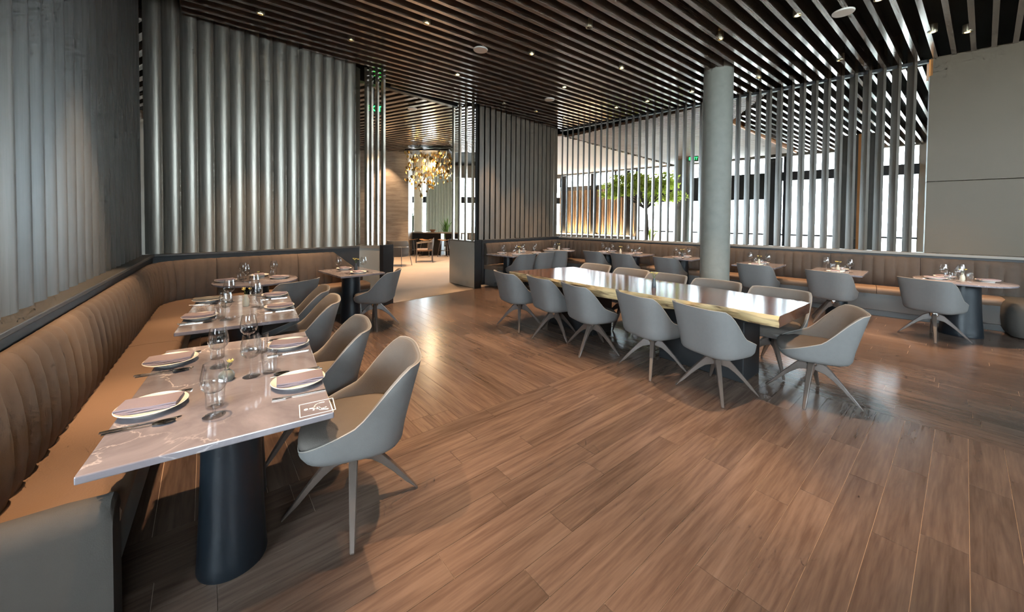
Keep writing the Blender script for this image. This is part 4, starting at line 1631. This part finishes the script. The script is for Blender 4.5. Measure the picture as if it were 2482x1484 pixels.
def disc_proto():
    return Kind(tag(MB().lathe([(0.0, 0.0), (0.085, 0.0), (0.105, 0.004), (0.110, 0.012), (0.110, 0.022), (0.0, 0.022)], 32, cap=False).obj('ceiling_speaker', 'white_plastic', smooth=40), 'disc', 'speaker'))


DISC = disc_proto()
for x, y, lb in ((-0.5, 5.729, 'near the middle of the dining room'), (0.779, 8.044, 'farther back towards the far corner'), (-2.36, 8.794, 'in the lounge beyond the doorway'), (4.037, 4.635, 'at the upper right, hanging below the slats')):
    DISC.put((x, y, ZC - 0.02), 0, 'round white ceiling speaker disc ' + lb, 'white ceiling discs')


# ------------------------------------------------------------------ exit signs
def text_mesh(txt, size, mat):
    cu = bpy.data.curves.new('lettering', 'FONT')
    cu.body = txt
    cu.size = size
    cu.align_x = 'CENTER'
    cu.align_y = 'CENTER'
    cu.extrude = 0.004
    tmp = bpy.data.objects.new('lettering', cu)
    COL.objects.link(tmp)
    dg = bpy.context.evaluated_depsgraph_get()
    me = bpy.data.meshes.new_from_object(tmp.evaluated_get(dg))
    bpy.data.objects.remove(tmp)
    me.materials.clear()
    me.materials.append(MATS[mat])
    return me


def exit_sign(loc, rz, label):
    t = thing('exit_sign', label, 'sign', loc, rz, 'green exit signs')
    MB().box((0, 0, 0), (0.34, 0.025, 0.20)).obj('sign_plate', 'sign_face', t, bevel=0.004)
    o_ = bpy.data.objects.new('lettering', text_mesh('EXIT', 0.15, 'exit_green'))
    COL.objects.link(o_)
    o_.rotation_euler = (R(90), 0, 0)
    o_.location = (0, -0.016, 0)
    o_.parent = t
    MB().box((0, 0, 0.25), (0.02, 0.02, 0.32)).obj('hanger', 'frame_dark', t)
    return t


exit_sign((-2.82, 7.62, 3.72), R(18), 'green exit sign seen through the posts left of the doorway')
exit_sign((6.75, 14.0, 3.83), R(-30), 'green exit sign far behind the right screen')


# ------------------------------------------------------------------ foliage
def leaf_cloud(c, r_, count, size, seed, lo=None):
    rnd = random.Random(seed)
    mb = MB()
    for _ in range(count):
        while True:
            p = Vector((rnd.uniform(-1, 1), rnd.uniform(-1, 1), rnd.uniform(-1, 1)))
            if p.length < 1:
                break
        p = Vector((c[0] + p.x * r_[0], c[1] + p.y * r_[1], c[2] + p.z * r_[2]))
        a = Vector((rnd.gauss(0, 1), rnd.gauss(0, 1), rnd.gauss(-0.3, 0.6))).normalized()
        b_ = a.cross(Vector((rnd.gauss(0, 1), rnd.gauss(0, 1), rnd.gauss(0, 1)))).normalized()
        s_ = size * rnd.uniform(0.7, 1.3)
        mb.add([tuple(p), tuple(p + a * s_ * 0.5 + b_ * s_ * 0.25), tuple(p + a * s_), tuple(p + a * s_ * 0.5 - b_ * s_ * 0.25)], [(0, 1, 2, 3)])
    return mb


t = thing('indoor_tree', 'bright green leafy indoor tree behind the right screen', 'tree', (4.6, 13.0, 0))
lc = MB()
rt = random.Random(3)
cl = []
for k in range(16):
    c = (rt.uniform(-1.15, 1.15), rt.uniform(-0.5, 0.5), 2.62 + rt.uniform(-0.40, 0.45))
    q_ = leaf_cloud(c, (0.42, 0.34, 0.17), 260, 0.13, k)
    lc.add(q_.v, q_.f)
    cl.append(c)
o = lc.obj('foliage', 'leaf_bright', t)
o['kind'] = 'stuff'
MB().tube([(0.1, 0, 0), (0.12, 0, 1.2), (0.05, 0, 2.1)], [0.06, 0.05, 0.04], 8).obj('trunk', 'bark', t, smooth=40)
for c in cl:
    MB().tube([(0.05, 0, 1.9), (c[0] * 0.5, c[1] * 0.5, 2.3), c], [0.03, 0.018, 0.008], 6).obj('branch', 'bark', t)
MB().lathe([(0.0, 0.0), (0.28, 0.0), (0.34, 0.5), (0.31, 0.5), (0.29, 0.44), (0.0, 0.44)], 24, cap=False).obj('planter', 'stone_low', t, smooth=40)


def bush(name, label, loc, h, mat, seed, wdt=0.35):
    t_ = thing(name, label, 'plant', loc)
    mb = MB()
    rnd = random.Random(seed)
    for k in range(26):
        a = rnd.uniform(0, 2 * PI)
        hh = h * rnd.uniform(0.6, 1.0)
        out = wdt * rnd.uniform(0.3, 1.0)
        e = Vector((math.cos(a) * out, math.sin(a) * out, hh))
        m_ = Vector((math.cos(a) * out * 0.35, math.sin(a) * out * 0.35, hh * 0.75))
        sd = Vector((-math.sin(a), math.cos(a), 0)) * 0.045
        b0 = Vector((0, 0, 0.3))
        mb.add([tuple(b0 - sd * 0.2), tuple(b0 + sd * 0.2), tuple(m_ + sd), tuple(m_ - sd), tuple(e)], [(0, 1, 2, 3), (3, 2, 4)])
    mb.obj('foliage', mat, t_)['kind'] = 'stuff'
    MB().lathe([(0.0, 0.0), (0.14, 0.0), (0.18, 0.36), (0.16, 0.36), (0.15, 0.31), (0.0, 0.31)], 20, cap=False).obj('pot', 'stone_low', t_, smooth=40)
    return t_


bush('potted_plant', 'upright yellow-green potted plant behind the right screen', (5.3, 14.2, 0), 1.4, 'leaf_bright', 1)
bush('potted_plant', 'tall dark green potted palm beside the pale lounge pillar', (-4.9, 18.2, 0), 2.3, 'leaf_dark', 2, 0.5)
bush('potted_plant', 'green potted plant by the far lounge window', (-3.6, 20.4, 0), 1.6, 'leaf', 3, 0.5)

# ------------------------------------------------------------------ lounge beyond the doorway
tv = MB().box((-6.2, 15.05, 2.2), (4.2, 0.6, 4.4)).obj('travertine_wall', 'travertine')
tag(tv, 'pale travertine wall block seen through the doorway', 'wall block')
MB().box((-5.9, 14.9, 4.38), (4.6, 0.9, 0.03)).obj('lit_tint_cove', 'orange_wood_lit_tint', tv)  # cove glow is only its orange colour, nothing emits here
tag(MB().lathe([(0.21, 0.0), (0.21, 4.5)], 32).obj('pillar', 'lounge_pillar', loc=(-4.42, 17.6, 0), smooth=40), 'pale round pillar in the lounge under the gold chandelier', 'pillar')
cu = thing('curtain', 'pale sheer curtain at the far lounge window', 'curtain', (-3.5, 21.7, 0))
for k0, k1 in ((-1.5, 0.55),):
    rows = []
    for z in (0.05, 3.9):
        rows.append([(k0 + (k1 - k0) * i / 60, 0.06 * math.sin(i * 1.3), z) for i in range(61)])
    mb = MB().grid(rows)
    rows2 = [[(p[0], p[1] + 0.012, p[2]) for p in r_] for r_ in rows]
    mb.grid(rows2, flip=True)
    mb.obj('drape', 'curtain', cu, smooth=60)
# bar-height communal table with stools
bt = thing('communal_table', 'long high communal table with dark base in the lounge', 'table', (-3.0, 15.6, 0), R(-8))
MB().box((0, 0, 0.93), (3.2, 0.8, 0.05)).obj('tabletop', 'bar_top', bt, bevel=0.008)
MB().box((-0.55, 0.0, 0.45), (1.3, 0.4, 0.9)).obj('base', 'bar_dark', bt)
MB().box((0.65, 0.0, 0.45), (0.7, 0.4, 0.9)).obj('base', 'bar_dark', bt)


def stool_proto():
    t_ = thing('bar_stool', 'stool', 'stool')
    rows = []
    for i in range(9):
        u_ = -1 + 2 * i / 8
        rows.append([(u_ * 0.21, v_ * 0.17, 0.66 + 0.035 * u_ * u_ + dz) for v_, dz in ((-1, -0.02), (-1, 0.0), (1, 0.0), (1, -0.02))])
    mb = MB().grid(rows, close_v=True)
    mb.f += [(0, 1, 2, 3), (32, 33, 34, 35)]
    mb.mi += [0, 0]
    mb.obj('seat', 'stool_wood', t_, smooth=40)
    for sx in (-1, 1):
        for sy in (-1, 1):
            MB().tube([(sx * 0.13, sy * 0.10, 0.66), (sx * 0.21, sy * 0.17, 0.0)], [0.018, 0.014], 8).obj('leg', 'chair_wood', t_)
    for sy in (-1, 1):
        MB().tube([(-0.18, sy * 0.145, 0.24), (0.18, sy * 0.145, 0.24)], 0.01, 6).obj('rail', 'chair_wood', t_)
    return Kind(t_)


ST = stool_proto()
for x, y, lb in ((-4.05, 15.05, 'leftmost at the lounge communal table'), (-3.45, 14.95, 'second from left at the lounge communal table'), (-2.70, 14.87, 'third from left at the lounge communal table'), (-2.10, 14.79, 'rightmost at the lounge communal table')):
    ST.put((x, y, 0), R(-8), 'wooden bar stool ' + lb, 'bar stools')
fb = thing('fruit_bowl', 'small terracotta bowl on the lounge communal table', 'bowl', (-3.3, 15.55, 0.956))
MB().lathe([(0.0, 0.0), (0.07, 0.0), (0.14, 0.10), (0.13, 0.10), (0.06, 0.012), (0.0, 0.012)], 20, cap=False).obj('bowl_body', 'terracotta', fb, smooth=40)
# curved grey lounge armchair seen from behind
t = thing('lounge_chair', 'dark grey rounded lounge armchair with metal rail beside the travertine wall', 'chair', (-3.62, 11.9, 0), R(70))
rows = []
for z, sc_ in ((0.30, 0.80), (0.34, 0.92), (0.45, 0.98), (0.62, 1.0), (0.76, 1.0), (0.80, 0.97), (0.80, 0.90), (0.72, 0.84), (0.50, 0.80), (0.45, 0.80)):
    r_ = []
    for i in range(25):
        a = R(80 + 200 * i / 24)
        r_.append((0.36 * math.cos(a) * sc_, 0.36 * math.sin(a) * sc_, z - (0.10 if i in (0, 24) else 0.03 if i in (1, 23) else 0) * (z > 0.5)))
    rows.append(r_)
mb = MB().grid(rows, close_u=True)
mb.obj('shell', 'lounge_grey', t, smooth=60)
MB().lathe([(0.0, 0.30), (0.29, 0.30), (0.31, 0.34), (0.31, 0.42), (0.28, 0.45), (0.0, 0.46)], 28, cap=False).obj('seat', 'lounge_grey', t, smooth=50)
MB().tube([(0.40 * math.cos(R(a)), 0.40 * math.sin(R(a)), 0.62) for a in range(85, 280, 13)], 0.012, 8).obj('rail', 'chrome', t, smooth=60)
for a in (60, 130, 230, 300):
    MB().tube([(0.36 * math.cos(R(a)), 0.36 * math.sin(R(a)), 0.62 if a in (130, 230) else 0.32), (0.42 * math.cos(R(a)), 0.42 * math.sin(R(a)), 0.0)], [0.013, 0.011], 8).obj('leg', 'chair_wood', t)
# rattan armchair
t = thing('rattan_chair', 'brown woven armchair with slim wooden legs in the lounge', 'chair', (-3.05, 13.0, 0), R(195))
rows = []
for z, sc_ in ((0.42, 0.86), (0.60, 0.95), (0.78, 1.0), (0.84, 0.99), (0.84, 0.94), (0.60, 0.88), (0.42, 0.80)):
    r_ = []
    for i in range(21):
        a = R(110 + 140 * i / 20)
        k = 1 - abs(i - 10) / 10
        r_.append((0.33 * math.cos(a) * sc_, 0.36 * math.sin(a) * sc_, z if z < 0.5 else z - 0.18 * (1 - k ** 0.6)))
    rows.append(r_)
MB().grid(rows, close_u=True).obj('backrest', 'rattan', t, smooth=60)
MB().box((0.0, 0, 0.42), (0.56, 0.56, 0.07)).obj('seat', 'seat_leather', t, bevel=0.03, seg=3)
for sx in (-1, 1):
    for sy in (-1, 1):
        MB().tube([(sx * 0.25, sy * 0.27, 0.66 if sx > 0 else 0.70), (sx * 0.28, sy * 0.29, 0.0)], [0.016, 0.012], 8).obj('leg', 'chair_wood', t)
for sy in (-1, 1):
    MB().tube([(-0.26, sy * 0.28, 0.70), (0.0, sy * 0.32, 0.69), (0.26, sy * 0.27, 0.65)], 0.018, 8).obj('armrest', 'chair_wood', t, smooth=60)
# chandelier of gold discs
t = thing('chandelier', 'cascading chandelier of many small golden discs in the lounge', 'chandelier', (-3.1, 14.0, 0))
MB().box((0, 0, 4.0), (1.6, 0.9, 0.05)).obj('canopy', 'black_panel', t)
dm = MB().lathe([(0.0, -0.006), (0.045, -0.004), (0.062, 0.0), (0.045, 0.004), (0.0, 0.006)], 14, cap=False).mesh('disc', 'gold', smooth=50)
rnd = random.Random(11)
wires = MB()
for k in range(290):
    x, y = rnd.uniform(-0.85, 0.85), rnd.uniform(-0.45, 0.45)
    low = 2.85 - 0.6 * max(0, 1 - abs(x + 0.25) / 0.6)
    z = low + (3.95 - low) * rnd.random() ** 0.75
    o = bpy.data.objects.new('disc', dm)
    COL.objects.link(o)
    o.location = (x, y, z)
    o.rotation_euler = (PI / 2 + rnd.uniform(-0.5, 0.5), rnd.uniform(-0.4, 0.4), rnd.uniform(0, PI))
    s_ = rnd.uniform(0.5, 1.0)
    o.scale = (s_, s_ * 1.25, s_)
    o.parent = t
    wires.box((x, y, (z + 4.0) / 2), (0.003, 0.003, 4.0 - z))
wires.obj('hanging_wires', 'lamp_trim', t)['kind'] = 'stuff'
cl_ = bpy.data.lights.new('chandelier_glow', 'POINT')
cl_.energy = 28
cl_.color = (1.0, 0.78, 0.5)
cl_.shadow_soft_size = 0.12
co_ = bpy.data.objects.new('chandelier_glow', cl_)
COL.objects.link(co_)
co_.location = (-3.0, 13.9, 3.5)
for x, y, pw in ((-3.1, 13.2, 160), (-2.3, 10.6, 160), (-3.8, 11.5, 120), (-5.0, 14.3, 50)):
    spot(x, y, pw, size=80)
# upholstered lounge seat far back and wire chair
t = thing('lounge_sofa', 'pale cushioned sofa by the far lounge window', 'sofa', (-2.5, 19.0, 0))
MB().box((0, 0, 0.22), (1.6, 0.8, 0.40)).obj('seat', 'lounge_pillar', t, bevel=0.05, seg=3)
MB().box((0, 0.34, 0.55), (1.6, 0.2, 0.55)).obj('backrest', 'lounge_pillar', t, bevel=0.05, seg=3)
for k in (-0.45, 0.05, 0.5):
    MB().box((k, 0.10, 0.62), (0.42, 0.14, 0.40)).obj('cushion', 'soffit', t, bevel=0.05, seg=3)

# orange-tinted door post and column in the far hall
hp_ = thing('hall_pier', 'brown panelled pier standing in the hall behind the right screen', 'pier', (9.49, 10.30, 0), R(-43))
MB().box((0, 0, 1.95), (0.66, 0.30, 3.9)).obj('pier_body', 'open_fin', hp_, bevel=0.01)
MB().box((0.05, -0.155, 1.95), (0.10, 0.02, 3.9)).obj('timber_inlay', 'orange_wood_lit_tint', hp_)
MB().box((0, 0, 0.30), (0.70, 0.34, 0.60)).obj('plinth', 'bar_dark', hp_)
p_ = HO + d4 * 0.35 + n4 * 2.0
tag(MB().box((p_.x, p_.y, 1.9), (0.22, 0.22, 3.8), R(-42)).obj('lit_tint_post', 'orange_wood_lit_tint', bevel=0.01), 'post far behind the right screen, coloured by the orange light on it', 'post')  # orange light falling on the post is put into its colour
p_ = HO + d4 * -5.4 + n4 * 1.2
tag(MB().lathe([(0.28, 0.0), (0.28, ZR)], 28).obj('hall_column', 'concrete', loc=(p_.x, p_.y, 0), smooth=40), 'pale round column in the hall behind the indoor tree', 'column')

# ------------------------------------------------------------------ turn the finished place onto the axes
bpy.context.view_layer.update()
_turn = Matrix.Rotation(TURN, 4, 'Z')
for o in list(COL.objects):
    if o.parent is None:
        o.matrix_world = _turn @ o.matrix_world
bpy.context.view_layer.update()
